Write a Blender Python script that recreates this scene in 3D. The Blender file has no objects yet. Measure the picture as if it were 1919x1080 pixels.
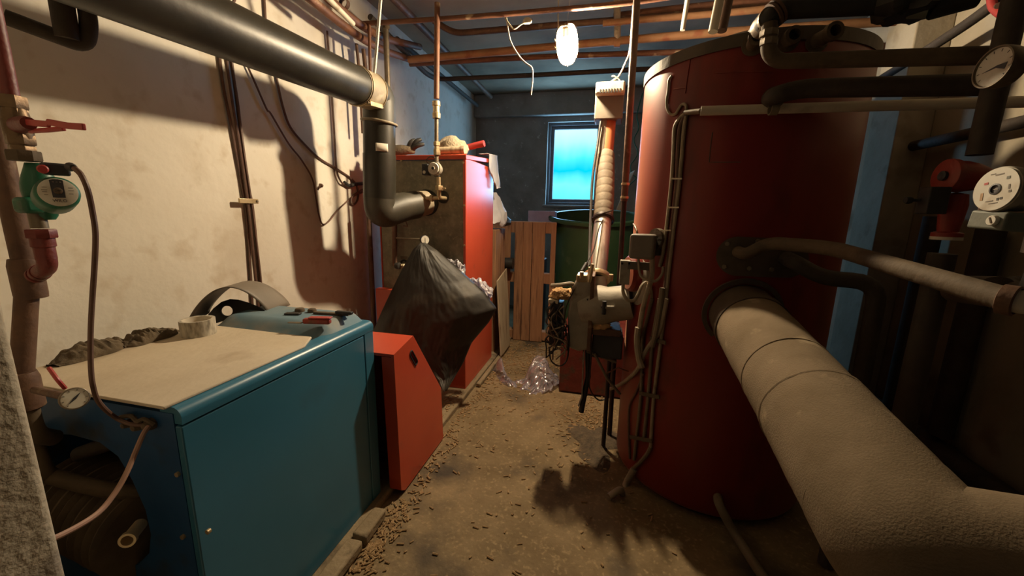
import bpy, math, random
from mathutils import Vector, Matrix, noise

# ------------------------------------------------------------------ camera
F_PX, W_PX, CX, CY, H = 735.3, 1919.0, 959.5, 540.0, 1.3
ROT = ((0.97220808, 0.23319743, 0.02074609),
       (0.06456459, -0.181881, -0.98119861),
       (-0.22503967, 0.95526868, -0.19188248))
CAM = Vector((0, 0, H))
scene = bpy.context.scene
cam_data = bpy.data.cameras.new('camera')
cam_data.sensor_width = 36.0
cam_data.lens = 36.0 * F_PX / W_PX
cam_data.clip_start = 0.02
cam = bpy.data.objects.new('camera', cam_data)
scene.collection.objects.link(cam)
_r, _u, _b = ROT[0], [-v for v in ROT[1]], [-v for v in ROT[2]]
cam.matrix_world = Matrix(((_r[0], _u[0], _b[0], 0), (_r[1], _u[1], _b[1], 0), (_r[2], _u[2], _b[2], H), (0, 0, 0, 1)))
scene.camera = cam

# ------------------------------------------------------------------ world, exposure
world = bpy.data.worlds.new('world'); scene.world = world
world.use_nodes = True
world.node_tree.nodes['Background'].inputs[0].default_value = (0.95, 0.86, 0.74, 1)
world.node_tree.nodes['Background'].inputs[1].default_value = 0.02
scene.view_settings.view_transform = 'Standard'
scene.view_settings.look = 'None'
scene.view_settings.gamma = 1.0
scene.view_settings.exposure = 0.0
scene.view_settings.use_curve_mapping = False
BULB_POWER = 3300.0        # emission strength of the filament bulb
PANE_POWER = 7.0           # daylight behind the frosted pane

# daylight falling through the cellar window
def daylight():
    l = bpy.data.lights.new('window_daylight', 'AREA')
    l.shape = 'RECTANGLE'; l.size = 0.53; l.size_y = 0.86
    l.color = (0.31, 0.63, 1.0); l.energy = 23.0
    o = bpy.data.objects.new('window_daylight', l); scene.collection.objects.link(o)
    o.location = (-0.465, 5.362, 1.91)
    o.rotation_euler = (math.radians(-90), 0, 0)
daylight()

# ------------------------------------------------------------------ helpers
def V(*a): return Vector(a if len(a) == 3 else a[0])
def at(x, y, X=None, Y=None, Z=None):
    """point of the place seen at a pixel, on the plane X=, Y= or Z="""
    c = (x - CX, y - CY, F_PX)
    w = Vector([sum(ROT[i][j] * c[i] for i in range(3)) for j in range(3)])
    if X is not None: t = X / w.x
    elif Y is not None: t = Y / w.y
    else: t = (Z - H) / w.z
    return CAM + w * t

def spline(pts, n=8):
    p = [Vector(q) for q in pts]
    if len(p) < 3: return p
    out = []
    e = [2 * p[0] - p[1]] + p + [2 * p[-1] - p[-2]]
    for i in range(1, len(e) - 2):
        a, b, c, d = e[i - 1], e[i], e[i + 1], e[i + 2]
        for k in range(n):
            t = k / n
            out.append(0.5 * ((2 * b) + (c - a) * t + (2 * a - 5 * b + 4 * c - d) * t * t + (3 * b - a - 3 * c + d) * t ** 3))
    out.append(p[-1])
    return out

def fillet(pts, rad, n=6):
    p = [Vector(q) for q in pts]
    out = [p[0]]
    for i in range(1, len(p) - 1):
        a, b, c = p[i - 1], p[i], p[i + 1]
        d1, d2 = (a - b), (c - b)
        r = min(rad, d1.length * .49, d2.length * .49)
        s, e = b + d1.normalized() * r, b + d2.normalized() * r
        for k in range(n + 1):
            t = k / n
            out.append((1 - t) ** 2 * s + 2 * t * (1 - t) * b + t * t * e)
    out.append(p[-1])
    return out

class MB:
    def __init__(self): self.v, self.f = [], []
    def add(self, vs, fs):
        o = len(self.v); self.v += [Vector(q) for q in vs]
        self.f += [tuple(i + o for i in q) for q in fs]; return self
    def box(self, lo, hi, m=None):
        x0, y0, z0 = lo; x1, y1, z1 = hi
        vs = [(x0, y0, z0), (x1, y0, z0), (x1, y1, z0), (x0, y1, z0), (x0, y0, z1), (x1, y0, z1), (x1, y1, z1), (x0, y1, z1)]
        if m is not None: vs = [m @ Vector(q) for q in vs]
        return self.add(vs, [(0, 3, 2, 1), (4, 5, 6, 7), (0, 1, 5, 4), (1, 2, 6, 5), (2, 3, 7, 6), (3, 0, 4, 7)])
    def tube(self, pts, r, n=12, caps=True, closed=False):
        p = [Vector(q) for q in pts]
        q = [p[0]]
        for a in p[1:]:
            if (a - q[-1]).length > 1e-5: q.append(a)
        p = q; m = len(p)
        rs = r if isinstance(r, (list, tuple)) else [r] * m
        if len(rs) != m: rs = [rs[0] + (rs[-1] - rs[0]) * i / (m - 1) for i in range(m)]
        tg = []
        for i in range(m):
            if closed: t = p[(i + 1) % m] - p[i - 1]
            else: t = p[min(i + 1, m - 1)] - p[max(i - 1, 0)]
            tg.append(t.normalized())
        up = Vector((0, 0, 1)) if abs(tg[0].z) < .9 else Vector((1, 0, 0))
        nrm = (up - tg[0] * up.dot(tg[0])).normalized()
        vs, fs = [], []
        for i in range(m):
            if i:
                nrm = nrm - tg[i] * nrm.dot(tg[i])
                nrm = nrm.normalized() if nrm.length > 1e-6 else tg[i].orthogonal().normalized()
            bn = tg[i].cross(nrm)
            for k in range(n):
                a = 2 * math.pi * k / n
                vs.append(p[i] + (nrm * math.cos(a) + bn * math.sin(a)) * rs[i])
        for i in range(m if closed else m - 1):
            for k in range(n):
                j, l = (i + 1) % m, (k + 1) % n
                fs.append((i * n + k, i * n + l, j * n + l, j * n + k))
        if caps and not closed:
            fs.append(tuple(range(n - 1, -1, -1))); fs.append(tuple((m - 1) * n + k for k in range(n)))
        return self.add(vs, fs)
    def lathe(self, prof, org, axis, n=28, a0=0, a1=360, closed=False):
        """prof: (radius, height along axis)"""
        org, ax = Vector(org), Vector(axis).normalized()
        u = ax.orthogonal().normalized(); w = ax.cross(u)
        full = abs(a1 - a0) >= 360
        m = n if full else n + 1
        vs, fs = [], []
        for (r, h) in prof:
            for k in range(m):
                a = math.radians(a0 + (a1 - a0) * k / n)
                vs.append(org + ax * h + (u * math.cos(a) + w * math.sin(a)) * max(r, 1e-5))
        L = len(prof)
        for i in range(L if closed else L - 1):
            for k in range(n if full else n):
                l = (k + 1) % m if full else k + 1
                j = (i + 1) % L
                fs.append((i * m + k, i * m + l, j * m + l, j * m + k))
        return self.add(vs, fs)
    def prism(self, poly, vec):
        p = [Vector(q) for q in poly]; vec = Vector(vec); n = len(p)
        fs = [tuple(range(n - 1, -1, -1)), tuple(range(n, 2 * n))]
        fs += [(i, (i + 1) % n, n + (i + 1) % n, n + i) for i in range(n)]
        return self.add(p + [q + vec for q in p], fs)
    def grid(self, fn, nu, nv):
        vs = [fn(i / nu, j / nv) for j in range(nv + 1) for i in range(nu + 1)]
        fs = [(j * (nu + 1) + i, j * (nu + 1) + i + 1, (j + 1) * (nu + 1) + i + 1, (j + 1) * (nu + 1) + i) for j in range(nv) for i in range(nu)]
        return self.add(vs, fs)
    def hexnut(self, org, axis, r, h, n=6):
        ax = Vector(axis).normalized()
        return self.lathe([(0, 0), (r * .96, 0), (r, h * .12), (r, h * .88), (r * .96, h), (0, h)], org, ax, n)
    def build(self, name, mat, parent=None, smooth=True, bevel=0.0, solid=0.0, sub=0, angle=38, origin=None):
        if parent is not None: o = Vector(parent['_base'])
        elif origin is not None: o = Vector(origin)
        else:
            xs = [q.x for q in self.v]; ys = [q.y for q in self.v]; zs = [q.z for q in self.v]
            o = Vector(((min(xs) + max(xs)) / 2, (min(ys) + max(ys)) / 2, min(zs)))
        me = bpy.data.meshes.new(name)
        me.from_pydata([q - o for q in self.v], [], self.f)
        import bmesh
        b = bmesh.new(); b.from_mesh(me)
        bmesh.ops.recalc_face_normals(b, faces=b.faces)
        b.to_mesh(me); b.free()
        me.materials.append(mat)
        if smooth:
            me.shade_smooth()
            me.set_sharp_from_angle(angle=math.radians(angle))
        ob = bpy.data.objects.new(name, me); scene.collection.objects.link(ob)
        ob['_base'] = list(o)
        if parent is None: ob.location = o
        else: ob.parent = parent
        if bevel:
            m = ob.modifiers.new('bevel', 'BEVEL'); m.width = bevel; m.segments = 3; m.limit_method = 'ANGLE'; m.angle_limit = math.radians(40)
            m.harden_normals = False
        if solid:
            m = ob.modifiers.new('solid', 'SOLIDIFY'); m.thickness = solid; m.offset = 0
        if sub:
            m = ob.modifiers.new('sub', 'SUBSURF'); m.levels = sub; m.render_levels = sub
        return ob

def tag(o, label=None, cat=None, group=None, kind=None):
    if label: o['label'] = label
    if cat: o['category'] = cat
    if group: o['group'] = group
    if kind: o['kind'] = kind
    return o
def thing(name, label, cat, loc, group=None):
    o = bpy.data.objects.new(name, None); scene.collection.objects.link(o)
    o.empty_display_size = .05
    o.location = loc; o['_base'] = list(loc)
    return tag(o, label, cat, group)
def struct(mb, name, mat, **k):
    return tag(mb.build(name, mat, **k), kind='structure')

# ------------------------------------------------------------------ materials
def mat(name, col, col2=None, rough=.6, metal=0.0, scale=6.0, bump=0.0, bscale=None, mix=.5, detail=6, coat=0.0, spots=None, spot_scale=4, spot_lo=.58, spot_hi=.7, spec=.5, stretch=None, col3=None, col3_scale=40):
    m = bpy.data.materials.new(name); m.use_nodes = True
    nt = m.node_tree; N, L = nt.nodes, nt.links
    b = N['Principled BSDF']
    b.inputs['Roughness'].default_value = rough; b.inputs['Metallic'].default_value = metal
    b.inputs['Specular IOR Level'].default_value = spec
    if coat: b.inputs['Coat Weight'].default_value = coat; b.inputs['Coat Roughness'].default_value = .15
    c1 = (*col, 1)
    if col2 is None:
        b.inputs['Base Color'].default_value = c1; last = None
    tc = N.new('ShaderNodeTexCoord'); vec = tc.outputs['Object']
    if stretch:
        mp = N.new('ShaderNodeMapping'); mp.inputs['Scale'].default_value = stretch
        L.new(vec, mp.inputs['Vector']); vec = mp.outputs['Vector']
    if col2 is not None:
        nz = N.new('ShaderNodeTexNoise'); nz.inputs['Scale'].default_value = scale; nz.inputs['Detail'].default_value = detail; nz.inputs['Roughness'].default_value = .62
        L.new(vec, nz.inputs['Vector'])
        rp = N.new('ShaderNodeValToRGB'); rp.color_ramp.elements[0].position = max(0, mix - .17); rp.color_ramp.elements[1].position = min(1, mix + .17)
        rp.color_ramp.elements[0].color = c1; rp.color_ramp.elements[1].color = (*col2, 1)
        L.new(nz.outputs['Fac'], rp.inputs['Fac']); last = rp.outputs['Color']
        for (c, sc, lo, hi) in ([(col3, col3_scale, .55, .72)] if col3 else []) + ([(spots, spot_scale, spot_lo, spot_hi)] if spots else []):
            n2 = N.new('ShaderNodeTexNoise'); n2.inputs['Scale'].default_value = sc; n2.inputs['Detail'].default_value = 5
            L.new(vec, n2.inputs['Vector'])
            r2 = N.new('ShaderNodeMapRange'); r2.inputs['From Min'].default_value = lo; r2.inputs['From Max'].default_value = hi
            L.new(n2.outputs['Fac'], r2.inputs['Value'])
            mx = N.new('ShaderNodeMix'); mx.data_type = 'RGBA'
            L.new(r2.outputs['Result'], mx.inputs['Factor']); L.new(last, mx.inputs[6]); mx.inputs[7].default_value = (*c, 1)
            last = mx.outputs[2]
        L.new(last, b.inputs['Base Color'])
    if bump:
        n3 = N.new('ShaderNodeTexNoise'); n3.inputs['Scale'].default_value = bscale or scale * 5; n3.inputs['Detail'].default_value = 8
        L.new(vec, n3.inputs['Vector'])
        bp = N.new('ShaderNodeBump'); bp.inputs['Strength'].default_value = bump; bp.inputs['Distance'].default_value = .01
        L.new(n3.outputs['Fac'], bp.inputs['Height']); L.new(bp.outputs['Normal'], b.inputs['Normal'])
    return m

M = {}
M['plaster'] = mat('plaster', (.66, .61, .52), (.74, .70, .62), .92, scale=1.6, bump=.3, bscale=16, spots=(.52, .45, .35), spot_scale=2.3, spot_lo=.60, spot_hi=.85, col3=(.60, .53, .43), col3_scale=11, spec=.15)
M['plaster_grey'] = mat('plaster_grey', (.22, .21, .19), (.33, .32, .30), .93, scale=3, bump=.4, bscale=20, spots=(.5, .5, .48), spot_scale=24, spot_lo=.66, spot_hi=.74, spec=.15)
M['plaster_shaded'] = mat('plaster_shaded', (.33, .28, .20), (.43, .37, .28), .93, scale=2.5, bump=.4, bscale=16, spots=(.2, .16, .11), spot_scale=3, spec=.15)  # right-side plaster, base colour lowered to stand in for shade
M['ceiling'] = mat('ceiling', (.27, .22, .16), (.36, .30, .22), .95, scale=2.2, bump=.3, bscale=14, spots=(.16, .13, .10), spot_scale=1.2, spot_lo=.5, spot_hi=.7, spec=.1)
M['rough_concrete'] = mat('rough_concrete', (.42, .36, .27), (.54, .47, .36), .95, scale=12, bump=.4, bscale=70, spots=(.34, .29, .23), spot_scale=7, spec=.1)
M['floor'] = mat('floor_concrete', (.15, .105, .055), (.27, .195, .11), .9, scale=2.4, bump=.5, bscale=45, spots=(.075, .06, .045), spot_scale=2.2, spot_lo=.54, spot_hi=.68, col3=(.33, .24, .13), col3_scale=60, spec=.2)
M['slab'] = mat('slab_concrete', (.22, .165, .10), (.32, .25, .16), .95, scale=6, bump=.6, bscale=50, spots=(.11, .085, .06), spot_scale=5, spec=.1)
M['tank_red'] = mat('tank_red', (.17, .011, .007), (.21, .015, .009), .42, scale=2.5, bump=.05, bscale=3, spots=(.125, .014, .009), spot_scale=6, stretch=(1, 1, .35), spec=.45)
M['tank_band'] = mat('tank_band', (.055, .042, .03), (.12, .092, .062), .65, .1, scale=5, bump=.2)
M['red'] = mat('red_enamel', (.50, .062, .028), (.55, .078, .034), .30, scale=3, bump=.03, bscale=4, spots=(.45, .07, .035), spot_scale=9, spot_lo=.62)
M['red_old'] = mat('red_paint_old', (.25, .022, .016), (.34, .05, .03), .55, scale=14, bump=.2, spots=(.14, .07, .04), spot_scale=12)
M['red_dark'] = mat('red_paint_dark', (.12, .014, .011), (.18, .03, .02), .5, scale=14, bump=.2, spots=(.08, .045, .03), spot_scale=12)
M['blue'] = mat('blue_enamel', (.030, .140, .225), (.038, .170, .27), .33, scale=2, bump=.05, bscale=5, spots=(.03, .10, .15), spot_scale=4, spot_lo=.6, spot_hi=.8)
M['blue_shaded'] = mat('blue_enamel_shaded', (.010, .058, .16), (.015, .08, .20), .45, scale=4, bump=.1, spots=(.03, .035, .04), spot_scale=6)  # same blue enamel, darkened for the shade on the front
M['blue_dusty'] = mat('blue_dusty', (.07, .17, .24), (.16, .23, .27), .75, scale=4, bump=.1, spots=(.27, .26, .23), spot_scale=7, spot_lo=.5)
M['dusty_top'] = mat('dusty_top', (.50, .42, .31), (.62, .54, .42), .9, scale=3, bump=.12, bscale=60, spots=(.30, .21, .13), spot_scale=3.5, spot_lo=.56, spot_hi=.72, stretch=(1, .6, 1), spec=.2)
M['black_flue'] = mat('black_flue', (.020, .018, .013), (.034, .030, .021), .42, scale=8, bump=.06, spec=.5)
M['flue_elbow'] = mat('flue_elbow', (.035, .032, .022), (.06, .052, .036), .5, scale=7, bump=.08)
M['flue_tan'] = mat('flue_tan', (.20, .165, .11), (.34, .28, .19), .6, scale=6, bump=.2, spots=(.45, .38, .27), spot_scale=9)
M['black'] = mat('matt_black', (.010, .009, .008), (.02, .017, .014), .8, scale=8)  # plain black, also used for openings, slots and hollow insides
M['black_steel'] = mat('black_steel', (.02, .014, .011), (.05, .026, .018), .5, .3, scale=20)
M['rubber'] = mat('rubber', (.014, .013, .012), (.03, .027, .023), .6, scale=12, bump=.15)
M['rust_pipe'] = mat('rust_pipe', (.11, .045, .024), (.19, .080, .04), .6, .15, scale=14, bump=.15, spots=(.42, .30, .19), spot_scale=10, spot_lo=.62)
M['orange_pipe'] = mat('orange_pipe', (.26, .125, .055), (.36, .19, .09), .6, .1, scale=8, bump=.15, spots=(.25, .09, .04), spot_scale=8)
M['brown_pipe'] = mat('brown_pipe', (.085, .045, .03), (.16, .085, .05), .6, .2, scale=14, bump=.2, spots=(.28, .2, .13), spot_scale=12, spot_lo=.62)
M['steel_pipe'] = mat('steel_pipe', (.14, .11, .075), (.23, .185, .13), .5, .5, scale=10, bump=.15, spots=(.12, .08, .05), spot_scale=9)
M['dark_pipe'] = mat('dark_insulated_pipe', (.035, .026, .020), (.065, .048, .034), .75, scale=9, bump=.3)
M['dusty_pipe'] = mat('dusty_pipe', (.070, .048, .027), (.125, .087, .050), .8, scale=10, bump=.25, spots=(.06, .04, .025), spot_scale=6)
M['white_conduit'] = mat('white_conduit', (.52, .46, .36), (.62, .56, .45), .6, scale=7, bump=.06, spots=(.3, .24, .16), spot_scale=9)
M['galv'] = mat('galvanised', (.17, .155, .11), (.30, .275, .20), .75, .1, scale=14, bump=.12, spots=(.32, .29, .21), spot_scale=40, spot_lo=.55, spot_hi=.7)
M['silver'] = mat('silver_tube', (.42, .40, .35), (.58, .54, .47), .35, .8, scale=6, bump=.05, spots=(.28, .22, .15), spot_scale=7, stretch=(1, 1, .2))
M['brass_old'] = mat('brass_old', (.085, .05, .028), (.18, .12, .065), .45, .6, scale=14, bump=.15, spots=(.42, .32, .2), spot_scale=20)
M['brass'] = mat('brass', (.45, .33, .18), (.60, .48, .30), .4, .7, scale=12, bump=.1)
M['cast_grey'] = mat('cast_grey', (.26, .235, .19), (.38, .34, .27), .6, .2, scale=9, bump=.12, spots=(.14, .10, .07), spot_scale=9)
M['cream'] = mat('cream_plastic', (.58, .50, .36), (.66, .58, .43), .5, scale=5, spots=(.42, .32, .2), spot_scale=5)
M['grey_box'] = mat('grey_box', (.14, .115, .09), (.19, .16, .125), .55, scale=6, bump=.05)
M['hose_tan'] = mat('hose_tan', (.15, .115, .075), (.22, .175, .115), .7, scale=10, bump=.15, spots=(.09, .065, .04), spot_scale=7)
M['pvc_red'] = mat('pvc_red', (.50, .14, .05), (.56, .19, .08), .45, scale=5)
M['green_tub'] = mat('green_tub', (.026, .068, .026), (.038, .095, .036), .5, scale=4, spots=(.08, .12, .07), spot_scale=6)
M['pump_green'] = mat('pump_green', (.004, .085, .045), (.008, .12, .06), .45, scale=10, bump=.1, spots=(.03, .05, .03), spot_scale=8)
M['pump_grey'] = mat('pump_grey_green', (.11, .125, .10), (.16, .17, .14), .6, scale=8, bump=.1)
M['face_white'] = mat('face_white', (.62, .60, .52), (.72, .69, .60), .45, scale=9, spots=(.45, .38, .28), spot_scale=9)
M['dark_grey'] = mat('dark_grey', (.03, .03, .034), (.045, .045, .05), .5, scale=10)
M['valve_red'] = mat('valve_red', (.36, .03, .03), (.42, .06, .05), .45, scale=10)
M['pump_red'] = mat('pump_red', (.24, .022, .014), (.29, .035, .02), .55, scale=9, bump=.1, spots=(.2, .06, .04), spot_scale=7)
M['wood'] = mat('pallet_wood', (.31, .15, .075), (.44, .235, .12), .85, scale=5, bump=.3, bscale=14, stretch=(7, 7, .7), spots=(.12, .055, .03), spot_scale=3)
M['wood_pale'] = mat('pale_board', (.36, .28, .18), (.46, .37, .25), .8, scale=5, bump=.2, stretch=(5, 5, .5), spots=(.22, .15, .09), spot_scale=4)
M['pellet'] = mat('pellet', (.27, .165, .075), (.42, .28, .14), .9, scale=60)
M['cloth_brown'] = mat('cloth_brown', (.075, .055, .033), (.16, .12, .075), .95, scale=9, bump=.5, bscale=60, spots=(.055, .04, .026), spot_scale=6)
M['cloth_white'] = mat('cloth_white', (.62, .62, .66), (.72, .72, .76), .8, scale=7)
M['bag_black'] = mat('bag_black', (.011, .009, .0065), (.02, .016, .011), .58, scale=5, bump=.7, bscale=6, spots=(.05, .038, .022), spot_scale=4, spot_lo=.55)
M['cable_black'] = mat('cable_black', (.016, .013, .012), (.03, .024, .02), .5, scale=20)
M['cable_brown'] = mat('cable_brown', (.10, .05, .035), (.15, .08, .055), .55, scale=20)
M['cable_grey'] = mat('cable_grey', (.27, .215, .145), (.36, .29, .2), .6, scale=14, spots=(.15, .1, .065), spot_scale=12)
M['cable_pink'] = mat('cable_pink', (.30, .17, .12), (.38, .23, .17), .5, scale=14)
M['rope'] = mat('rope', (.55, .53, .50), (.68, .66, .62), .9, scale=40, bump=.5)
M['cobweb'] = mat('dusty_thread', (.42, .36, .28), (.55, .48, .38), .95, scale=30, bump=.5)
M['duct'] = mat('plaster_duct', (.165, .125, .08), (.235, .18, .122), .95, scale=6, bump=.22, bscale=260, spots=(.34, .27, .18), spot_scale=11, spot_lo=.62, spot_hi=.72, spec=.1)
M['duct_band'] = mat('duct_band', (.07, .05, .035), (.11, .08, .055), .7, .2, scale=8, bump=.2)
M['frame_dark'] = mat('frame_dark', (.12, .12, .13), (.18, .18, .19), .7, scale=7, bump=.3)
M['sticker'] = mat('sticker', (.62, .56, .46), (.68, .62, .52), .7, scale=9)
M['purple'] = mat('lilac_plastic', (.40, .36, .55), (.52, .48, .66), .45, scale=8)
M['stone'] = mat('stone', (.30, .24, .16), (.42, .35, .25), .95, scale=14, bump=.6)
M['foam'] = mat('orange_wadding', (.48, .27, .11), (.62, .40, .2), .95, scale=18, bump=1.0, bscale=50)
M['label_red'] = mat('print_red', (.5, .08, .07), None, .6)
M['label_ochre'] = mat('print_ochre', (.45, .28, .14), None, .6)
M['label_black'] = mat('print_black', (.03, .03, .03), None, .6)

_b = M['tank_red'].node_tree.nodes['Principled BSDF']      # film of dust, seen at grazing angles
_b.inputs['Sheen Weight'].default_value = .32; _b.inputs['Sheen Roughness'].default_value = .45; _b.inputs['Sheen Tint'].default_value = (.80, .42, .24, 1)
def emission(name, strength, ramp):
    m = bpy.data.materials.new(name); m.use_nodes = True
    N, L = m.node_tree.nodes, m.node_tree.links
    N.remove(N['Principled BSDF'])
    e = N.new('ShaderNodeEmission'); e.inputs['Strength'].default_value = strength
    if isinstance(ramp[0], float): e.inputs['Color'].default_value = (*ramp, 1)
    else:
        tc = N.new('ShaderNodeTexCoord'); sp = N.new('ShaderNodeSeparateXYZ'); L.new(tc.outputs['Generated'], sp.inputs[0])
        nz = N.new('ShaderNodeTexNoise'); nz.inputs['Scale'].default_value = 2.2; L.new(tc.outputs['Generated'], nz.inputs['Vector'])
        ad = N.new('ShaderNodeMath'); ad.operation = 'MULTIPLY_ADD'; ad.inputs[1].default_value = .22; L.new(nz.outputs['Fac'], ad.inputs[0]); L.new(sp.outputs['Z'], ad.inputs[2])
        sb = N.new('ShaderNodeMath'); sb.operation = 'SUBTRACT'; sb.inputs[1].default_value = .11; L.new(ad.outputs[0], sb.inputs[0])
        rp = N.new('ShaderNodeValToRGB'); cr = rp.color_ramp
        cr.elements[0].position, cr.elements[0].color = ramp[0][0], (*ramp[0][1], 1)
        cr.elements[1].position, cr.elements[1].color = ramp[-1][0], (*ramp[-1][1], 1)
        for p, c in ramp[1:-1]:
            el = cr.elements.new(p); el.color = (*c, 1)
        L.new(sb.outputs[0], rp.inputs['Fac']); L.new(rp.outputs['Color'], e.inputs['Color'])
    L.new(e.outputs[0], N['Material Output'].inputs['Surface'])
    return m
def clear(name, col, gloss=.12, rough=.05, trans=None, alpha_noise=None):
    m = bpy.data.materials.new(name); m.use_nodes = True
    N, L = m.node_tree.nodes, m.node_tree.links
    N.remove(N['Principled BSDF'])
    t = N.new('ShaderNodeBsdfTransparent'); t.inputs['Color'].default_value = (*col, 1)
    g = N.new('ShaderNodeBsdfGlossy'); g.inputs['Roughness'].default_value = rough
    fr = N.new('ShaderNodeLayerWeight'); fr.inputs['Blend'].default_value = .35
    mp = N.new('ShaderNodeMapRange'); mp.inputs['To Min'].default_value = gloss * .5; mp.inputs['To Max'].default_value = min(.9, gloss * 4)
    L.new(fr.outputs['Facing'], mp.inputs['Value'])
    mx = N.new('ShaderNodeMixShader'); L.new(mp.outputs['Result'], mx.inputs[0]); L.new(t.outputs[0], mx.inputs[1]); L.new(g.outputs[0], mx.inputs[2])
    out = mx
    if trans:
        d = N.new('ShaderNodeBsdfTranslucent'); d.inputs['Color'].default_value = (*trans[0], 1)
        d2 = N.new('ShaderNodeBsdfDiffuse'); d2.inputs['Color'].default_value = (*trans[0], 1)
        dm = N.new('ShaderNodeMixShader'); dm.inputs[0].default_value = .5; L.new(d.outputs[0], dm.inputs[1]); L.new(d2.outputs[0], dm.inputs[2])
        m2 = N.new('ShaderNodeMixShader'); m2.inputs[0].default_value = trans[1]
        L.new(mx.outputs[0], m2.inputs[1]); L.new(dm.outputs[0], m2.inputs[2]); out = m2
    L.new(out.outputs[0], N['Material Output'].inputs['Surface'])
    return m
M['bulb'] = emission('glowing_bulb', BULB_POWER, (1.0, .82, .58))
M['pane'] = emission('frosted_pane_daylight', 1.0, [(0.0, (.10, .72, .86)), (.22, (.16, .80, .95)), (.42, (0.0, .50, .86)), (.58, (.06, .66, .95)), (.8, (.34, .92, 1.0)), (1.0, (.50, .95, 1.0))])
M['pane'].node_tree.nodes['Emission'].inputs['Strength'].default_value = 1.5
M['lamp_glass'] = clear('lamp_glass', (1, .96, .88), .12, .04)
M['gauge_glass'] = clear('gauge_glass', (.97, .96, .92), .06, .1)
M['clear_film'] = clear('clear_film', (.93, .92, .95), .3, .12, trans=((.75, .70, .78), .24))
M['white_film'] = clear('white_film', (.95, .95, .95), .2, .2, trans=((.80, .78, .82), .75))

# ------------------------------------------------------------------ the setting
XL, XR, YB, YN, ZC = -1.78, 1.775, 5.27, -0.55, 2.765
random.seed(7)
def fz(x, y): return .006 * noise.noise(Vector((x * 1.7, y * 1.7, 0))) - .006
fl = MB(); fl.grid(lambda u, v: V(XL - .1 + (XR - XL + .2) * u, YN + (YB + .15 - YN) * v, fz(XL + (XR - XL) * u, YN + (YB - YN) * v)), 60, 90)
struct(fl, 'floor', M['floor'], origin=(0, 0, 0))
struct(MB().box((XL - .15, YN, ZC), (XR + .15, YB + .3, ZC + .15)), 'ceiling', M['ceiling'], origin=(0, 0, 0))
struct(MB().box((XL - .15, YN, -.02), (XL, YB + .3, ZC)), 'wall_left', M['plaster'], origin=(0, 0, 0))
struct(MB().box((XR, YN, -.02), (XR + .15, YB + .3, ZC)), 'wall_right', M['plaster_shaded'], origin=(0, 0, 0))
# back wall around the window opening
WX0, WX1, WZ0, WZ1 = -.814, -.115, 1.394, 2.425
bw = MB()
bw.box((XL, YB, -.02), (WX0, YB + .3, ZC)); bw.box((WX1, YB, -.02), (XR, YB + .3, ZC))
bw.box((WX0, YB, -.02), (WX1, YB + .3, WZ0)); bw.box((WX0, YB, WZ1), (WX1, YB + .3, ZC))
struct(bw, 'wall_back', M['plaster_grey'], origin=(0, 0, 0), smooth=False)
# downstand beam over the window
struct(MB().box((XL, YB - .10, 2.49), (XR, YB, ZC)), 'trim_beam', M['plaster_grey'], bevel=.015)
# stub of wall beside the photographer
nw = MB().box((XL, YN, -.02), (-.80, .35, ZC))
struct(nw, 'wall_near', M['rough_concrete'], origin=(0, 0, 0), bevel=.012)
# concrete slab the boilers stand on
struct(MB().prism([(XL, .50, -.02), (-.905, .50, -.02), (-.895, 1.30, -.02), (-.885, 3.5, -.02), (-.885, 3.78, -.02), (XL, 3.78, -.02)], (0, 0, .05)), 'trim_slab', M['slab'], bevel=.01)
struct(MB().box((1.60, 2.87, -.02), (XR, 3.13, ZC)), 'trim_shade_pier', M['plaster_shaded'], bevel=.008)  # pier added to block window light and catch a blue strip
# window
wn = thing('window_1', 'small cellar window with frosted pane glowing blue in the back wall', 'window', ((WX0 + WX1) / 2, YB + .1, WZ0)); tag(wn, kind='structure')
def rect_ring(x0, x1, z0, z1, w, y0, y1):
    m = MB(); m.box((x0, y0, z0), (x0 + w, y1, z1)); m.box((x1 - w, y0, z0), (x1, y1, z1))
    m.box((x0 + w, y0, z0), (x1 - w, y1, z0 + w)); m.box((x0 + w, y0, z1 - w), (x1 - w, y1, z1)); return m
rect_ring(WX0, WX1, WZ0, WZ1, .035, YB + .055, YB + .15).build('window_frame', M['frame_dark'], wn, bevel=.006)
rect_ring(WX0 + .032, WX1 - .032, WZ0 + .032, WZ1 - .032, .048, YB + .075, YB + .135).build('sash', M['frame_dark'], wn, bevel=.008)
MB().box((WX0 + .075, YB + .10, WZ0 + .075), (WX1 - .075, YB + .112, WZ1 - .075)).build('pane', M['pane'], wn, smooth=False)
MB().box((WX0 - .03, YB - .035, WZ0 - .03), (WX1 + .03, YB + .06, WZ0)).build('window_sill', M['plaster_grey'], wn, bevel=.006)

# ------------------------------------------------------------------ large things: the red storage tank
TC, TR, TZ = Vector((.56, 2.06, 0)), .43, 1.925
def tank_at(x, y, off=0.0):
    """point on the tank's skin (radius + off) seen at a pixel"""
    d = at(x, y, Y=1.0) - CAM; o = CAM - TC
    a = d.x ** 2 + d.y ** 2; b = 2 * (o.x * d.x + o.y * d.y); c = o.x ** 2 + o.y ** 2 - (TR + off) ** 2
    q = b * b - 4 * a * c
    if q < 0:
        t = -b / (2 * a); p = CAM + d * t
        n = Vector((p.x - TC.x, p.y - TC.y, 0)).normalized() * (TR + off)
        return Vector((TC.x + n.x, TC.y + n.y, p.z))
    return CAM + d * ((-b - math.sqrt(q)) / (2 * a))
def tank_n(p): return Vector((p.x - TC.x, p.y - TC.y, 0)).normalized()
tank = thing('storage_tank', 'tall round red hot water tank with dark rim beside the burner', 'tank', TC)
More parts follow.
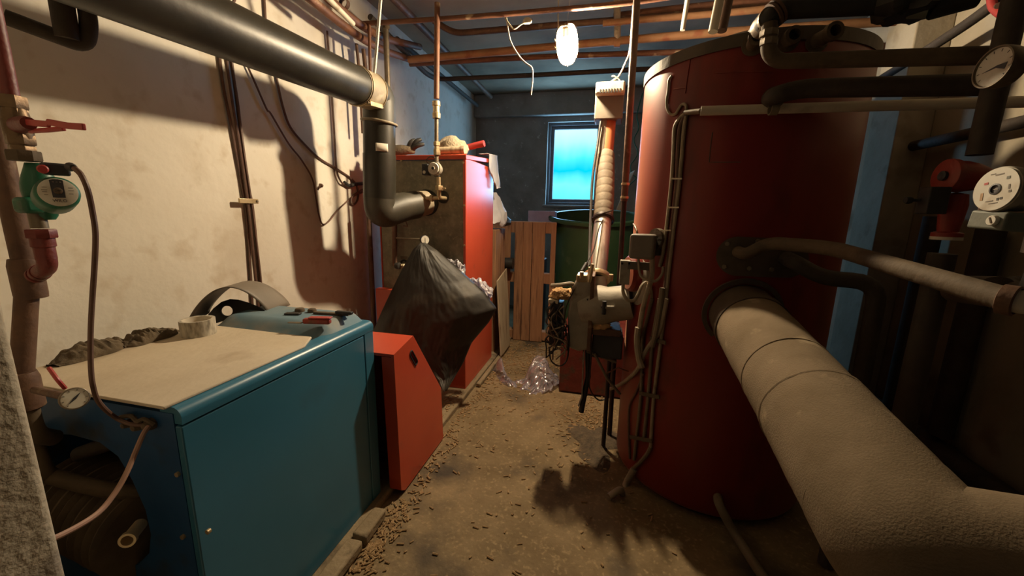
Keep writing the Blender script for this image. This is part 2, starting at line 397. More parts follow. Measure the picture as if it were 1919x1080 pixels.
m = MB().lathe([(0, .02), (TR - .02, .02), (TR - .006, .03), (TR, .05), (TR, TZ - .05), (TR - .002, TZ - .03), (0, TZ - .03)], TC, (0, 0, 1), 96)
m.build('shell', M['tank_red'], tank)
MB().lathe([(TR - .05, 0), (TR - .04, 0), (TR - .04, .022), (TR - .05, .022)], TC, (0, 0, 1), 64, closed=True).build('foot_ring', M['black_steel'], tank)
MB().lathe([(TR + .001, TZ - .042), (TR + .005, TZ - .042), (TR + .006, TZ), (TR - .01, TZ + .006), (0, TZ + .01), (0, TZ - .02), (TR - .002, TZ - .02)], TC, (0, 0, 1), 96).build('rim_band', M['tank_band'], tank)
MB().lathe([(.22, TZ - .01), (.22, TZ + .06), (.18, TZ + .10), (.10, TZ + .12), (0, TZ + .122)], TC, (0, 0, 1), 48).build('shade_cap', M['tank_band'], tank)  # unseen cap added to stop lamp light passing over the tank
# vertical sheet seam with little rivets and the outlined hatch
sm = MB()
for px0, py0, px1, py1 in ((1296, 92, 1284, 175),):
    sm.tube([tank_at(px0 + (px1 - px0) * k / 6, py0 + (py1 - py0) * k / 6, .001) for k in range(7)], .0025, 6)
sm.tube([tank_at(1284, 165, .001), tank_at(1272, 166, .001), tank_at(1262, 168, .001)], .0022, 6)
sm.tube([tank_at(x, 137 - (x - 1340) * .03, .0005) for x in range(1340, 1460, 12)], .0016, 6)
sm.build('sheet_seam', M['tank_red'], tank)
hp = MB(); hp.tube([tank_at(1335, 248, .0005), tank_at(1331, 280, .0005), tank_at(1329, 304, .0005)] + [tank_at(x, 304, .0005) for x in range(1340, 1396, 8)], .0014, 6)
hp.build('hatch_outline', M['tank_band'], tank)
for (x, y, ln) in ((1412, 84, .075), (1476, 76, .05), (1530, 78, .085)):
    p = tank_at(x, y); n = (tank_n(p) * .8 + Vector((.05, -.25, 0))).normalized()
    s = MB().lathe([(.036, -.02), (.036, .004), (.024, .006), (.021, ln - .022), (.027, ln - .02), (.027, ln), (.017, ln), (.016, ln - .03), (0, ln - .03)], p, n, 24).build('pipe_socket', M['dusty_pipe'], tank)
# oval flange with bolts
fp0, fp1 = tank_at(1385, 482), tank_at(1478, 486)
fl = MB(); ring = []
for k in range(32):
    a = 2 * math.pi * k / 32
    cx = (1384 if math.cos(a) < 0 else 1474) + 42 * math.cos(a); cy = (481 if math.cos(a) < 0 else 484) + 37 * math.sin(a)
    ring.append(tank_at(cx, cy, .013))
cen = sum(ring, Vector()) / 32
inn = [q - tank_n(q) * .013 for q in ring]
top = [tank_at(1384 + 90 * k / 8, 482, .0135) for k in range(9)]
vs = ring + inn + top
fs = [(i, (i + 1) % 32, 32 + (i + 1) % 32, 32 + i) for i in range(32)]
# face fan towards the spine
for i in range(32):
    j = (i + 1) % 32
    def nearest(q): return min(range(9), key=lambda t: (top[t] - q).length)
    a, b = nearest(ring[i]), nearest(ring[j])
    if a == b: fs.append((i, j, 64 + a))
    else:
        fs.append((i, j, 64 + b)); st = 1 if b > a else -1
        for t in range(a, b, st): fs.append((i, 64 + t + st, 64 + t))
fl.add(vs, fs); flange = fl.build('flange_plate', M['duct_band'], tank)
for (x, y) in ((1363, 457), (1357, 500), (1403, 503), (1445, 505), (1420, 452), (1492, 460)):
    p = tank_at(x, y, .012)
    MB().hexnut(p, tank_n(p), .0085, .008).build('bolt', M['steel_pipe'], flange)
# side boss for the burner
p = Vector((.165, 1.93, .99)); ax = Vector((-.95, -.30, 0)).normalized()
MB().lathe([(.118, -.05), (.118, .012), (.108, .02), (.06, .022), (0, .022)], p, ax, 40).build('burner_flange', M['cast_grey'], tank)
MB().lathe([(.088, -.05), (.088, .045), (.075, .06), (0, .062)], p + V(0, 0, .035), ax, 40).build('burner_door', M['tank_red'], tank)

# unseen second tank, added to keep lamp light off the right wall
SHADE_TANK = V(.93, 2.885, 0)
shade_tank = thing('storage_tank', 'unseen red tank added behind the tall red tank to shade the right wall', 'tank', SHADE_TANK)
MB().lathe([(0, .002), (.41, .002), (.42, .02), (.42, 2.12), (.30, 2.18), (0, 2.2)], SHADE_TANK, (0, 0, 1), 64).build('shell', M['tank_red'], shade_tank)
MB().lathe([(.4205, 2.06), (.425, 2.062), (.425, 2.12), (.4205, 2.122)], SHADE_TANK, (0, 0, 1), 64, closed=True).build('rim_band', M['tank_band'], shade_tank)

# ------------------------------------------------------------------ plastered flue duct of the tank
D0, D1 = Vector((.528, 1.66, .935)), Vector((.522, .775, .785))
duct = thing('flue_duct', 'thick plastered flue duct leaving the red tank and bending right at an elbow', 'duct', D1)
dd = (D1 - D0).normalized()
MB().lathe([(.142, .02), (.142, .03), (.125, .032), (.125, .02)], D0, dd, 48, closed=True).build('wall_ring', M['duct_band'], duct)
MB().lathe([(0, .02), (.116, .02), (.118, .12), (.123, .122), (.123, .165), (.0, .166)], D0, dd, 48).build('collar', M['duct_band'], duct)
Dm = D0 + (D1 - D0) * .70
def lumpy_path(path, r, seed, n=64):
    m = MB().tube(path, r, n)
    for i, q in enumerate(m.v):
        c = path[i // n]
        d = (q - c).normalized()
        m.v[i] = q + d * (.0022 * noise.noise(q * 9 + V(seed, 0, 0)) + .0009 * noise.noise(q * 60))
    return m
def dense(a, b, k): return [a + (b - a) * i / k for i in range(k + 1)]
lumpy_path(dense(D0 + dd * .155, Dm, 30), .119, 1).build('plaster_pipe', M['duct'], duct)
lumpy_path(dense(Dm - dd * .008, D1 + dd * .004, 16), .1225, 5).build('plaster_pipe', M['duct'], duct)
E0 = D1 + dd * .11
lumpy_path(fillet([D1 - dd * .004, E0, E0 + V(.25, -.01, 0)], .11, 14)[:-1] + dense(E0 + V(.25, -.01, 0), E0 + V(.95, -.04, 0), 20), .1245, 9).build('elbow', M['duct'], duct)
for t_ in (.52, .715): MB().lathe([(.116, -.006), (.1205 if t_ < .6 else .1225, -.003), (.1213 if t_ < .6 else .1240, 0), (.1205 if t_ < .6 else .1225, .004), (.116, .007)], D0 + (D1 - D0) * t_, dd + V(.06 if t_ < .6 else 0, 0, .05), 56, closed=True).build('plaster_ridge', M['duct'], duct)
MB().tube([E0 + V(.12, -.115, -.02), E0 + V(.125, -.145, -.03)], .008, 8).build('plaster_tab', M['duct'], duct)

# ------------------------------------------------------------------ blue boiler
bx0, bx1, by0, by1, bz = -1.50, -.925, .628, 1.402, .84
blue = thing('blue_boiler', 'long blue boiler with dusty cream top in front of the left wall', 'boiler', ((bx0 + bx1) / 2, (by0 + by1) / 2, .03))
MB().box((bx0 + .02, by0 + .16, .03), (bx1 - .02, by1 - .02, bz - .02)).build('inner_body', M['black'], blue)
MB().box((bx1 - .02, by0, .03), (bx1, by1 - .065, bz - .045)).build('side_panel', M['blue'], blue, bevel=.004)
MB().box((bx1 - .02, by1 - .062, .03), (bx1 + .001, by1, bz - .02)).build('corner_strip', M['blue'], blue, bevel=.004)
# top rail with rounded outer edge
def rail(y0, y1):
    prof = [(bx1 - .06, bz - .04)] + [(bx1 + .002, bz - .04), (bx1 + .003, bz - .024)] + [(bx1 - .022 + .025 * math.cos(math.radians(a)), bz - .024 + .025 * math.sin(math.radians(a))) for a in range(10, 91, 16)] + [(bx1 - .06, bz + .001)]
    return MB().prism([(x, y0, z) for x, z in prof], (0, y1 - y0, 0))
rail(by0 + .002, by1).build('top_rail', M['blue'], blue, angle=50)
# front panel with a ragged round opening on its left
hole = [(-1.42, .70), (-1.30, .715), (-1.20, .71), (-1.145, .68), (-1.112, .62), (-1.085, .54), (-1.082, .47), (-1.10, .41), (-1.15, .36), (-1.24, .33), (-1.42, .33)]
poly = [(bx0, .03), (bx1 - .02, .03), (bx1 - .02, bz - .015), (bx0, bz - .015)] + [(bx0, .70)] + hole + [(bx0, .33)]
MB().prism([(x, by0, z) for x, z in poly], (0, .018, 0)).build('front_panel', M['blue_shaded'], blue, smooth=False)
MB().box((bx0, by0 + .02, .03), (bx0 + .015, by1, bz - .02)).build('rear_side_panel', M['blue_shaded'], blue)
# dusty sheet on top
tp = MB().prism([(bx0 - .01, by0 - .012, bz), (bx1 - .025, by0 - .012, bz), (bx1 - .025, 1.05, bz), (bx1 - .07, 1.135, bz), (-1.44, 1.145, bz), (bx0 - .01, 1.145, bz)], (0, 0, .008))
tag(tp.build('top_sheet', M['dusty_top'], blue, bevel=.003), 'cream dusty top sheet')
# domed rear lid
def lid(u, v):
    x = bx0 + .01 + (bx1 - bx0 - .018) * u; y = 1.12 + (by1 - 1.12 + .012) * v
    e = min(1, u / .12, (1 - u) / .14) if 0 < u < 1 else 0
    e2 = min(1, max(0, v) / .35); e3 = min(1, (1 - v) / .12)
    sm = lambda t: t * t * (3 - 2 * t)
    return V(x, y, bz - .02 + .055 * sm(max(0, e)) * sm(max(0, e2)) * (0.3 + .7 * sm(max(0, e3))))
MB().grid(lid, 40, 30).build('rear_lid', M['blue_dusty'], blue, solid=.004)
for (x, y) in ((335, 888), (392, 995), (345, 1005)):
    p = at(x, y, Y=by0); q = MB().lathe([(0, .002), (.006, .002), (.006, -.006), (0, -.006)], p, (0, 1, 0), 10).build('screw', M['brass'], blue)
# plumbing in the opening: corrugated flue hose, copper pipe, drain valve
hz = thing('corrugated_hose', 'dark corrugated flue hose inside the opening of the blue boiler', 'hose', (-1.36, .72, .44))
pr = []
for i in range(60):
    t = i / 59; pr.append((.115 + .008 * math.cos(t * 2 * math.pi * 11), t * .30))
MB().lathe([(0, 0)] + pr + [(0, .30)], V(-1.445, .69, .47), V(1, -.05, -.12), 40).build('corrugated_skin', M['dusty_pipe'], hz)
cp = fillet([V(-1.40, .60, .735), V(-1.36, .595, .62), V(-1.36, .605, .60), V(-1.20, .62, .58), V(-1.13, .70, .52), V(-1.13, .78, .50)], .05)
tag(MB().tube(cp, .019, 14).build('copper_pipe', M['dusty_pipe']), 'dark copper pipe bending into the opening of the blue boiler', 'pipe')
tag(MB().tube([V(-1.36, .665, .625), V(-1.18, .70, .70)], .02, 14).build('branch_pipe', M['dark_pipe']), 'short dark pipe stub slanting up inside the opening of the blue boiler', 'pipe')
dv = thing('drain_valve', 'dusty brass drain valve poking out of the opening of the blue boiler', 'valve', at(240, 980, Y=.6))
a = at(222, 905, Y=.75); b = at(228, 955, Y=.66); c = at(246, 1004, Y=.55)
MB().tube([V(a.x - .01, .79, a.z), a, b], .018, 16).build('valve_pipe', M['steel_pipe'], dv)
MB().lathe([(0, 0), (.022, 0), (.024, .015), (.021, .035), (.024, .04), (.024, .055), (0, .056)], b + (a - b) * .3, (c - b), 20).build('valve_body', M['cast_grey'], dv)
MB().lathe([(0, -.04), (.0135, -.04), (.0135, .006), (.0165, .008), (.0165, .018), (.0115, .018), (.011, -.01), (0, -.01)], c, (V(.55, -.8, .1)), 20).build('spout', M['brass'], dv)
MB().tube([b + V(0, -.02, .02), b + V(.015, -.045, .05)], .006, 8).build('lever', M['brass'], dv)

# ------------------------------------------------------------------ red boiler by the far end of the left wall
rx0, rx1, ry0, ry1, rz0, rz1 = -1.575, -.92, 2.52, 3.17, .03, 1.655
red = thing('red_boiler', 'tall red boiler with bare grey insulation on its front', 'boiler', ((rx0 + rx1) / 2, (ry0 + ry1) / 2, rz0))
MB().box((rx0 + .012, ry0 + .022, rz0), (rx1 - .02, ry1 - .01, rz1 - .03)).build('body', M['galv'], red)
MB().box((rx0 + .02, ry0 + .004, .70), (rx1 - .016, ry0 + .024, rz1 - .035)).build('front_insulation', M['galv'], red)
MB().box((rx1 - .02, ry0, rz0), (rx1, ry1, rz1 - .02)).build('side_panel', M['red'], red, bevel=.004)
MB().box((rx0, ry0 + .01, rz0), (rx0 + .012, ry1, rz1 - .02)).build('rear_side_panel', M['red'], red, bevel=.004)
MB().prism([(rx0 - .004, ry0 - .006, rz1 - .03), (rx1 + .004, ry0 - .006, rz1 - .03), (rx1 + .004, ry1, rz1 + .02), (rx0 - .004, ry1, rz1 + .02)], (0, 0, .03)).build('top_panel', M['red'], red, bevel=.003)
MB().box((rx0 - .015, ry0 - .055, rz0), (-1.30, ry0 + .0, .735)).build('lower_casing', M['red'], red, bevel=.004)
MB().box((-1.30, ry0 - .02, rz0), (rx1 + .001, ry0 + .003, .695)).build('lower_door', M['red'], red, bevel=.004)
pf = V(-1.205, ry0 + .003, 1.345)
MB().lathe([(.0, 0), (.088, 0), (.088, -.006), (0, -.006)], pf, (0, 1, 0), 40).build('flue_opening', M['black'], red)
MB().lathe([(0, 0), (.042, 0), (.042, -.006), (0, -.006)], V(-1.083, ry0 + .003, 1.385), (0, 1, 0), 30).build('pipe_opening', M['black'], red)
for (x, y) in ((868, 305), (870, 385), (870, 460), (752, 301)):
    p = at(x, y, Y=ry0); MB().lathe([(0, -.004), (.007, -.004), (.007, .006), (0, .006)], p, (0, 1, 0), 8).build('screw', M['brass'], red)
rw = at(757, 483, Y=ry0 + .002)
MB().box((rw.x - .025, ry0 - .002, rw.z - .01), (rw.x + .025, ry0 + .006, rw.z + .01)).build('type_plate', M['steel_pipe'], red)

# ------------------------------------------------------------------ red sheet cover standing on the floor
cvx = -.84
prof = [(1.435, .03), (1.415, .695), (1.59, .725), (1.895, .325), (1.915, .005), (1.47, .005)]
cover = thing('boiler_cover', 'loose red sheet metal cover with handle slot standing behind the blue boiler', 'cover', (-1.0, 1.65, .0))
# right cheek with a handle slot: outer outline bridged to the slot
slot = []
sc = at(775, 671, X=cvx)
sd = (at(782, 684, X=cvx) - at(768, 658, X=cvx)); sl = sd.length / 2; sd.normalize()
sn = Vector((0, -sd.z, sd.y)); sw = .013
for k in range(9): slot.append(sc + sd * sl * .62 + (sd * math.sin(math.pi * k / 8) * sw + sn * math.cos(math.pi * k / 8) * sw))
for k in range(9): slot.append(sc - sd * sl * .62 - (sd * math.sin(math.pi * k / 8) * sw + sn * math.cos(math.pi * k / 8) * sw))
import bmesh
def plate_with_hole(outer, hole, vec):
    from mathutils.geometry import tessellate_polygon
    vs = [Vector(q) for q in outer] + [Vector(q) for q in hole]
    tr = tessellate_polygon([[Vector(q) for q in outer], [Vector(q) for q in hole]])
    n, h = len(outer), len(hole); N = n + h
    fs = [tuple(t) for t in tr] + [tuple(i + N for i in reversed(t)) for t in tr]
    fs += [(i, (i + 1) % n, N + (i + 1) % n, N + i) for i in range(n)]
    fs += [(n + i, n + (i + 1) % h, N + n + (i + 1) % h, N + n + i) for i in range(h)]
    return MB().add(vs + [q + Vector(vec) for q in vs], fs)
plate_with_hole([(cvx, y, z) for y, z in prof], slot, (-.014, 0, 0)).build('side_panel', M['red'], cover, smooth=False)
rr = MB()
rr.tube([q + V(.001, 0, 0) for q in slot], .0035, 6, closed=True)
rr.build('slot_edge', M['black'], cover)
MB().prism([(-1.31, 1.415, .683), (-1.31, 1.59, .713), (-1.31, 1.59, .725), (-1.31, 1.415, .695)], (1.31 + cvx - .013, 0, 0)).build('top_panel', M['red'], cover, smooth=False)
MB().prism([(-1.31, 1.588, .725), (-1.31, 1.895, .325), (-1.31, 1.882, .320), (-1.31, 1.58, .712)], (1.31 + cvx - .013, 0, 0)).build('sloped_panel', M['red'], cover, smooth=False)
MB().prism([(-1.31, 1.895, .325), (-1.31, 1.915, .005), (-1.31, 1.903, .005), (-1.31, 1.883, .322)], (1.31 + cvx - .013, 0, 0)).build('rear_panel', M['red'], cover, smooth=False)
MB().prism([(-1.31, y, z) for y, z in prof], (-.012, 0, 0)).build('wall_side_panel', M['red'], cover, smooth=False)
MB().prism([(cvx - .014, 1.436, .03), (cvx - .014, 1.448, .03), (cvx - .014, 1.43, .68), (cvx - .014, 1.416, .68)], (-.045, 0, 0)).build('front_lip', M['red'], cover, smooth=False)

# ------------------------------------------------------------------ black flue pipe of the red boiler
FA, FB, FC_, FD = V(-1.318, .35, 1.85), V(-1.335, 2.19, 1.945), V(-1.36, 2.20, 1.285), V(-1.205, 2.524, 1.345)
flue = thing('flue_pipe', 'thick black flue pipe along the left wall with elbows down to the red boiler', 'pipe', FC_)
fd = (FB - FA).normalized()
MB().tube([FA, FB - fd * .20], .094, 40).build('long_run', M['black_flue'], flue)
MB().tube([FB - fd * .215, FB - fd * .06], .0975, 40).build('band', M['flue_tan'], flue)
for t in (.205, .07): MB().lathe([(.0985, -.004), (.102, -.002), (.102, .002), (.0985, .004)], FB - fd * t, fd, 40, closed=True).build('band_ring', M['brass'], flue)
cl = FB - fd * .14 + V(.055, 0, -.085)
MB().box((-.02, -.06, -.012), (.02, .06, .012), Matrix.Translation(cl) @ Matrix.Rotation(.1, 4, 'X')).build('clamp_lug', M['brass'], flue, bevel=.003)
MB().tube([cl + V(.01, -.075, -.005), cl + V(.01, .075, .003)], .006, 8).build('clamp_screw', M['steel_pipe'], flue)
el = fillet([FB - fd * .10, FB + fd * .002, FB + V(0, .004, -.17)], .13, 8)
MB().tube(el, .092, 40).build('elbow', M['flue_elbow'], flue)
MB().tube([FB + V(-.002, .003, -.14), FB + V(-.01, .003, -.35)], .0915, 40).build('down_pipe', M['black_flue'], flue)
MB().tube([FB + V(-.009, .003, -.33), FC_ + V(0, 0, .08)], .0945, 40).build('down_pipe', M['black_flue'], flue)
MB().lathe([(.092, -.008), (.104, -.005), (.106, 0), (.104, .005), (.092, .008)], FB + V(-.002, .003, -.15), V(.12, 0, 1), 40, closed=True).build('bead', M['flue_tan'], flue)
le = fillet([FC_ + V(0, 0, .10), FC_ + V(0, 0, -.02), FC_ + (FD - FC_).normalized() * .16], .12, 8)
MB().tube(le, .0935, 40).build('lower_elbow', M['flue_elbow'], flue)
fe = (FD - FC_).normalized()
MB().tube([FC_ + fe * .14, FC_ + fe * .27], .0915, 40).build('connector', M['flue_elbow'], flue)
tag(MB().tube([FC_ + fe * .255, FD], [.088, .080], 40).build('flue_spigot', M['flue_tan'], flue), 'tan worn end of the flue pipe')
st = FB + V(-.01, .003, -.30)
def patch(c, ax, r, a0, a1, h0, h1, n=8):
    m = MB(); ax = Vector(ax).normalized()
    u = Vector((0, -1, 0)); u = (u - ax * u.dot(ax)).normalized(); w = u.cross(ax) * -1
    def f(s, t):
        a = math.radians(a0 + (a1 - a0) * s); return Vector(c) + ax * (h0 + (h1 - h0) * t) + (u * math.cos(a) + w * math.sin(a)) * r
    return m.grid(f, n, 2)
patch(st, (0, 0, 1), .0957, 20, 62, -.022, .022).build('paper_label', M['sticker'], flue, solid=.001)
tag(MB().tube(spline([at(714, -8, Y=2.05), at(709, 50, Y=2.07), at(705, 100, Y=2.09), at(701, 143, Y=2.10)]), .0085, 8).build('white_rope', M['rope']), 'white rope hanging from the ceiling to the black flue pipe', 'rope')

# ------------------------------------------------------------------ hanging lamp: the light of the room
LB = V(-.298, 2.53, 2.262)
lamp = thing('cellar_lamp', 'glowing oval cellar lamp hanging from the ceiling pipes by its cord', 'lamp', LB)
ln = Vector((-.05, -.75, -.66)).normalized()               # the way the glass faces
lu = (Vector((0, 0, 1)) - ln * ln.z).normalized()          # long axis of the oval
lw = ln.cross(lu)
def oval(r_u, r_w, h, n=40, p=2.6):
    out = []
    for k in range(n):
        a = 2 * math.pi * k / n; c, s = math.cos(a), math.sin(a)
        q = (abs(c) ** p + abs(s) ** p) ** (-1 / p)
        out.append(LB + lu * (q * c * r_u) + lw * (q * s * r_w) + ln * h)
    return out
def oval_shell(levels, n=40):
    m = MB(); vs = []; fs = []
    for (ru, rw_, h) in levels: vs += oval(ru, rw_, h, n)
    for i in range(len(levels) - 1):
        for k in range(n): fs.append((i * n + k, i * n + (k + 1) % n, (i + 1) * n + (k + 1) % n, (i + 1) * n + k))
    return m, vs, fs, n
m, vs, fs, n = oval_shell([(.131, .073, .006), (.131, .073, -.010), (.118, .062, -.040), (.09, .045, -.052), (.02, .01, -.054)])
for i in range(2 * n):                                     # housing rim shaped low on its right to let light past
    side = (vs[i] - LB).dot(lw) / .073
    if side < -.15: vs[i] = vs[i] - ln * min(.045, .10 * (-side - .15)) * (1 if i < n else .6)
fs.append(tuple(range(4 * n, 5 * n))); m.add(vs, fs)
m.build('back_housing', M['brass_old'], lamp, solid=.003)
m, vs, fs, n = oval_shell([(.120, .062, .006), (.118, .060, .03), (.108, .052, .055), (.085, .036, .072), (.04, .014, .079), (.005, .003, .080)])
m.add(vs, fs); m.build('glass_cover', M['lamp_glass'], lamp)
MB().tube(oval(.128, .069, .010, 48), .0035, 8, closed=True).build('rim', M['brass'], lamp)
gm = MB()
gm.tube([LB + lu * (.134 * math.cos(a)) + ln * (.006 + .088 * math.sin(a)) for a in [math.pi * k / 16 for k in range(17)]], .0022, 6)
gm.tube([LB + lw * (.076 * math.cos(a)) + ln * (.006 + .088 * math.sin(a)) + lu * .05 for a in [math.pi * k / 16 for k in range(17)]], .0022, 6)
gm.build('wire_guard', M['brass'], lamp)
for s in (1, -1): MB().lathe([(0, 0), (.007, 0), (.008, .008), (0, .012)], LB + lw * (s * .075) - lu * .005, lw * s, 12).build('clip', M['brass'], lamp)
MB().lathe([(0, 0), (.021, 0), (.021, .05), (.015, .054), (0, .054)], LB + lu * .112 + ln * .004, -lu, 20).build('socket', M['duct_band'], lamp)
MB().lathe([(0, -.082), (.018, -.078), (.029, -.062), (.034, -.035), (.031, -.008), (.022, .02), (.015, .05), (0, .055)], LB + ln * .008, lu, 20).build('light_bulb', M['bulb'], lamp)
lamp.scale = (.84, .84, .84)
top = LB + lu * .110 - ln * .017
cord = thing('lamp_cord', 'thin pale cord running from the ceiling down to the glowing lamp', 'cord', top)
c0 = at(1047, 52, Y=2.50)
MB().tube(spline([top + lw * -.02, at(1047, 66, Y=2.53), c0, at(1046, 24, Y=2.47), V(at(1045, 8, Y=2.52).x, 2.52, ZC - .008)]), .0035, 6).build('cord', M['cobweb'], cord)
MB().tube(spline([top, at(1064, 38, Y=2.56), V(-.29, 2.56, ZC - .008)]), .0012, 5).build('hanging_wire', M['cobweb'], cord)

# ------------------------------------------------------------------ pipes under the ceiling
def pipe(name, label, pts, r, material, rad=.06, n=14, cat='pipe', group=None, smooth_path=False):
    path = spline(pts) if smooth_path else (fillet(pts, rad) if len(pts) > 2 else pts)
    return tag(MB().tube(path, r, n).build(name, M[material]), label, cat, group)
def clip(p, axis, r, mt='brown_pipe', w=.008):
    return MB().lathe([(r, -w), (r + .004, -w), (r + .004, w), (r, w)], p, axis, 18, closed=True)
pipe('ceiling_pipe', 'thin rusty pipe right across the room just in front of the lamp', [at(668, 45, Y=2.44), at(870, 33, Y=2.45), at(1190, 6, Y=2.46), V(XR - .004, 2.46, 2.545)], .014, 'rust_pipe', rad=.3)
pipe('ceiling_pipe', 'brown pipe with an upward bend at its left end under the ceiling', [at(812, 38, Z=2.66), at(850, 63, Z=2.60), at(1000, 51, Z=2.60), at(1180, 36, Z=2.60), V(XR - .004, 3.03, 2.60)], .022, 'brown_pipe', rad=.08)
pipe('ceiling_pipe', 'thickest orange brown pipe crossing the room behind the lamp', [at(766, 112, Y=3.02), at(1000, 91, Y=3.03), at(1190, 74, Y=3.04), at(1330, 62, Y=3.05), V(XR - .004, 3.06, 2.46)], .026, 'orange_pipe', rad=.4)
pipe('ceiling_pipe', 'rusty pipe just below the thick orange pipe behind the lamp', [at(768, 120, Y=3.15), at(1000, 107, Y=3.17), at(1200, 100, Y=3.19), V(XR - .004, 3.2, 2.37)], .02, 'rust_pipe', rad=.4)
pipe('ceiling_pipe', 'dark pipe farthest back under the ceiling, near the window beam', [V(-1.62, 2.6, 2.55), at(800, 140, X=-1.60), at(822, 149, Y=3.62), at(1000, 141, Y=3.6), at(1200, 130, Y=3.6), V(XR - .004, 3.6, 2.39)], .02, 'dark_pipe', rad=.12)
# pipes along the left wall
pipe('wall_pipe', 'lowest rusty pipe running along the top of the left wall', [V(-1.60, .6, 2.45), at(692, 86, X=-1.60), V(-1.60, 3.3, 2.50)], .024, 'rust_pipe', rad=.3)
pipe('wall_pipe', 'second rusty pipe up along the top of the left wall', [V(-1.56, .6, 2.52), at(694, 66, X=-1.56), V(-1.56, 3.2, 2.585)], .024, 'rust_pipe', rad=.3)
pipe('wall_pipe', 'thin whitish pipe along the ceiling above the left wall', [V(-1.46, .8, 2.54), at(662, 45, X=-1.46)], .014, 'white_conduit', rad=.3)
pipe('wall_pipe', 'brown pipe highest in the corner of ceiling and left wall', [V(-1.45, .8, 2.655), V(-1.47, 4.9, 2.655)], .026, 'brown_pipe')
pipe('wall_pipe', 'dark pipe along the far left wall towards the window', [V(-1.65, 3.0, 2.57), V(-1.65, 4.92, 2.57)], .022, 'dark_pipe')
for (y, z, x) in ((1.75, 2.475, -1.60), (2.3, 2.49, -1.60)):
    tag(clip(V(x, y, z), (0, 1, .03), .0245, w=.014).build('pipe_collar', M['brown_pipe']), 'brown collar clamped round the lowest rusty wall pipe, the one %s' % ('nearer the camera' if y < 2 else 'nearer the lamp'), 'collar')
# risers at the left wall
pipe('riser', 'thin brown riser dropping from the ceiling behind the black flue elbow', [at(692, 44, Y=2.44), at(694, 150, Y=2.44)], .010, 'rust_pipe')
pipe('riser', 'grey pipe with a rounded end standing behind the flue elbow', [at(723, 54, Y=2.60), at(727, 165, Y=2.60), at(728, 260, Y=2.60)], .019, 'steel_pipe', rad=.1)
tag(MB().lathe([(0, -.022), (.018, -.016), (.025, 0), (.018, .016), (0, .022)], at(724, 50, Y=2.60), (0, 0, 1), 18).build('end_cap', M['dusty_pipe']), 'round dusty cap on the grey pipe behind the flue elbow', 'cap')
pipe('riser', 'dark riser close to the wall left of the flue elbow', [at(668, 82, X=-1.672), at(674, 140, X=-1.672), at(680, 250, X=-1.672)], .010, 'brown_pipe')
pipe('riser', 'second dark riser by the wall left of the flue elbow', [at(681, 92, X=-1.665), at(686, 140, X=-1.665), at(692, 280, X=-1.665)], .014, 'brown_pipe')
pipe('riser', 'dark brown pipe standing on the floor between wall and red boiler', [V(-1.625, 2.48, .03), V(-1.625, 2.48, 1.30)], .018, 'brown_pipe')
pipe('riser', 'thin rusty pipe up the left edge of the red boiler front', [at(738, 498, Y=2.49), at(738, 292, Y=2.49), at(738, 280, Y=2.495)], .010, 'rust_pipe')

# feed pipe with small pump in front of the red boiler
PY = 2.44
feed = thing('feed_pipe', 'upright pipe with brass fittings in front of the red boiler', 'pipe', at(818, 290, Y=PY))
tp_ = at(820, 42, Y=PY)
tag(MB().tube([V(tp_.x, PY, 2.51), at(818, 185, Y=PY)], .017, 16).build('copper_tube', M['rust_pipe'], feed), 'rusty upper tube')
MB().lathe([(.017, 0), (.024, .0), (.026, .03), (.021, .034), (.021, .07), (.026, .074), (.024, .10), (.0, .10)], at(818, 222, Y=PY), (0, 0, 1), 18).build('union', M['brass'], feed)
MB().tube([at(818, 222, Y=PY), at(818, 265, Y=PY)], .013, 14).build('steel_tube', M['steel_pipe'], feed)
MB().lathe([(0, 0), (.021, 0), (.023, .004), (.023, .03), (.017, .034), (.017, .055), (.022, .058), (.022, .08), (.014, .084), (0, .084)], at(819, 291, Y=PY), (0, 0, 1), 6).build('union', M['brass'], feed)
MB().tube([at(818, 292, Y=PY), at(818, 303, Y=PY)], .014, 14).build('steel_tube', M['steel_pipe'], feed)
b0 = at(822, 332, Y=PY); b1 = at(823, 371, Y=PY)
MB().tube(fillet([b0, b1, V(b1.x + .012, PY + .09, b1.z)], .02), .013, 14).build('elbow', M['brass'], feed)
MB().hexnut(at(823, 357, Y=PY), (0, 0, 1), .027, .03).build('hex_nut', M['brass'], feed)
MB().tube([at(823, 353, Y=PY), at(835, 353, Y=PY - .005)], .005, 8).build('valve_handle', M['brass'], feed)
MB().tube([b1, at(802, 372, Y=PY), at(796, 374, Y=PY)], [.013, .013, .016], 14).build('side_branch', M['brass'], feed)
MB().hexnut(at(806, 372, Y=PY), (1, 0, 0), .022, .022).build('hex_nut', M['brass'], feed)
sp = thing('circulator_pump', 'small grey circulator pump on the pipe before the red boiler', 'pump', at(817, 318, Y=PY - .01))
pc = at(817, 317, Y=PY - .005)
MB().lathe([(0, .03), (.035, .028), (.043, .0), (.043, -.03), (.0, -.03)], pc, (0, 1, 0), 26).build('motor', M['cast_grey'], sp)
MB().lathe([(0, -.031), (.012, -.031), (.013, -.030), (.034, -.030), (.037, -.036), (.034, -.042), (.013, -.042), (.0115, -.048), (0, -.048)], pc, (0, 1, 0), 30).build('face_plate', M['face_white'], sp)
MB().lathe([(0, -.0485), (.009, -.0485), (.009, -.051), (0, -.0515)], pc, (0, 1, 0), 16).build('vent_screw', M['dark_grey'], sp)
MB().box((-.085, -.03, -.04), (-.043, .02, .03), Matrix.Translation(pc)).build('terminal_box', M['dark_grey'], sp, bevel=.004)
MB().lathe([(0, -.031), (.010, -.031), (.010, -.036), (0, -.036)], pc + V(-.066, 0, -.022), (0, 1, 0), 14).build('speed_knob', M['face_white'], sp)
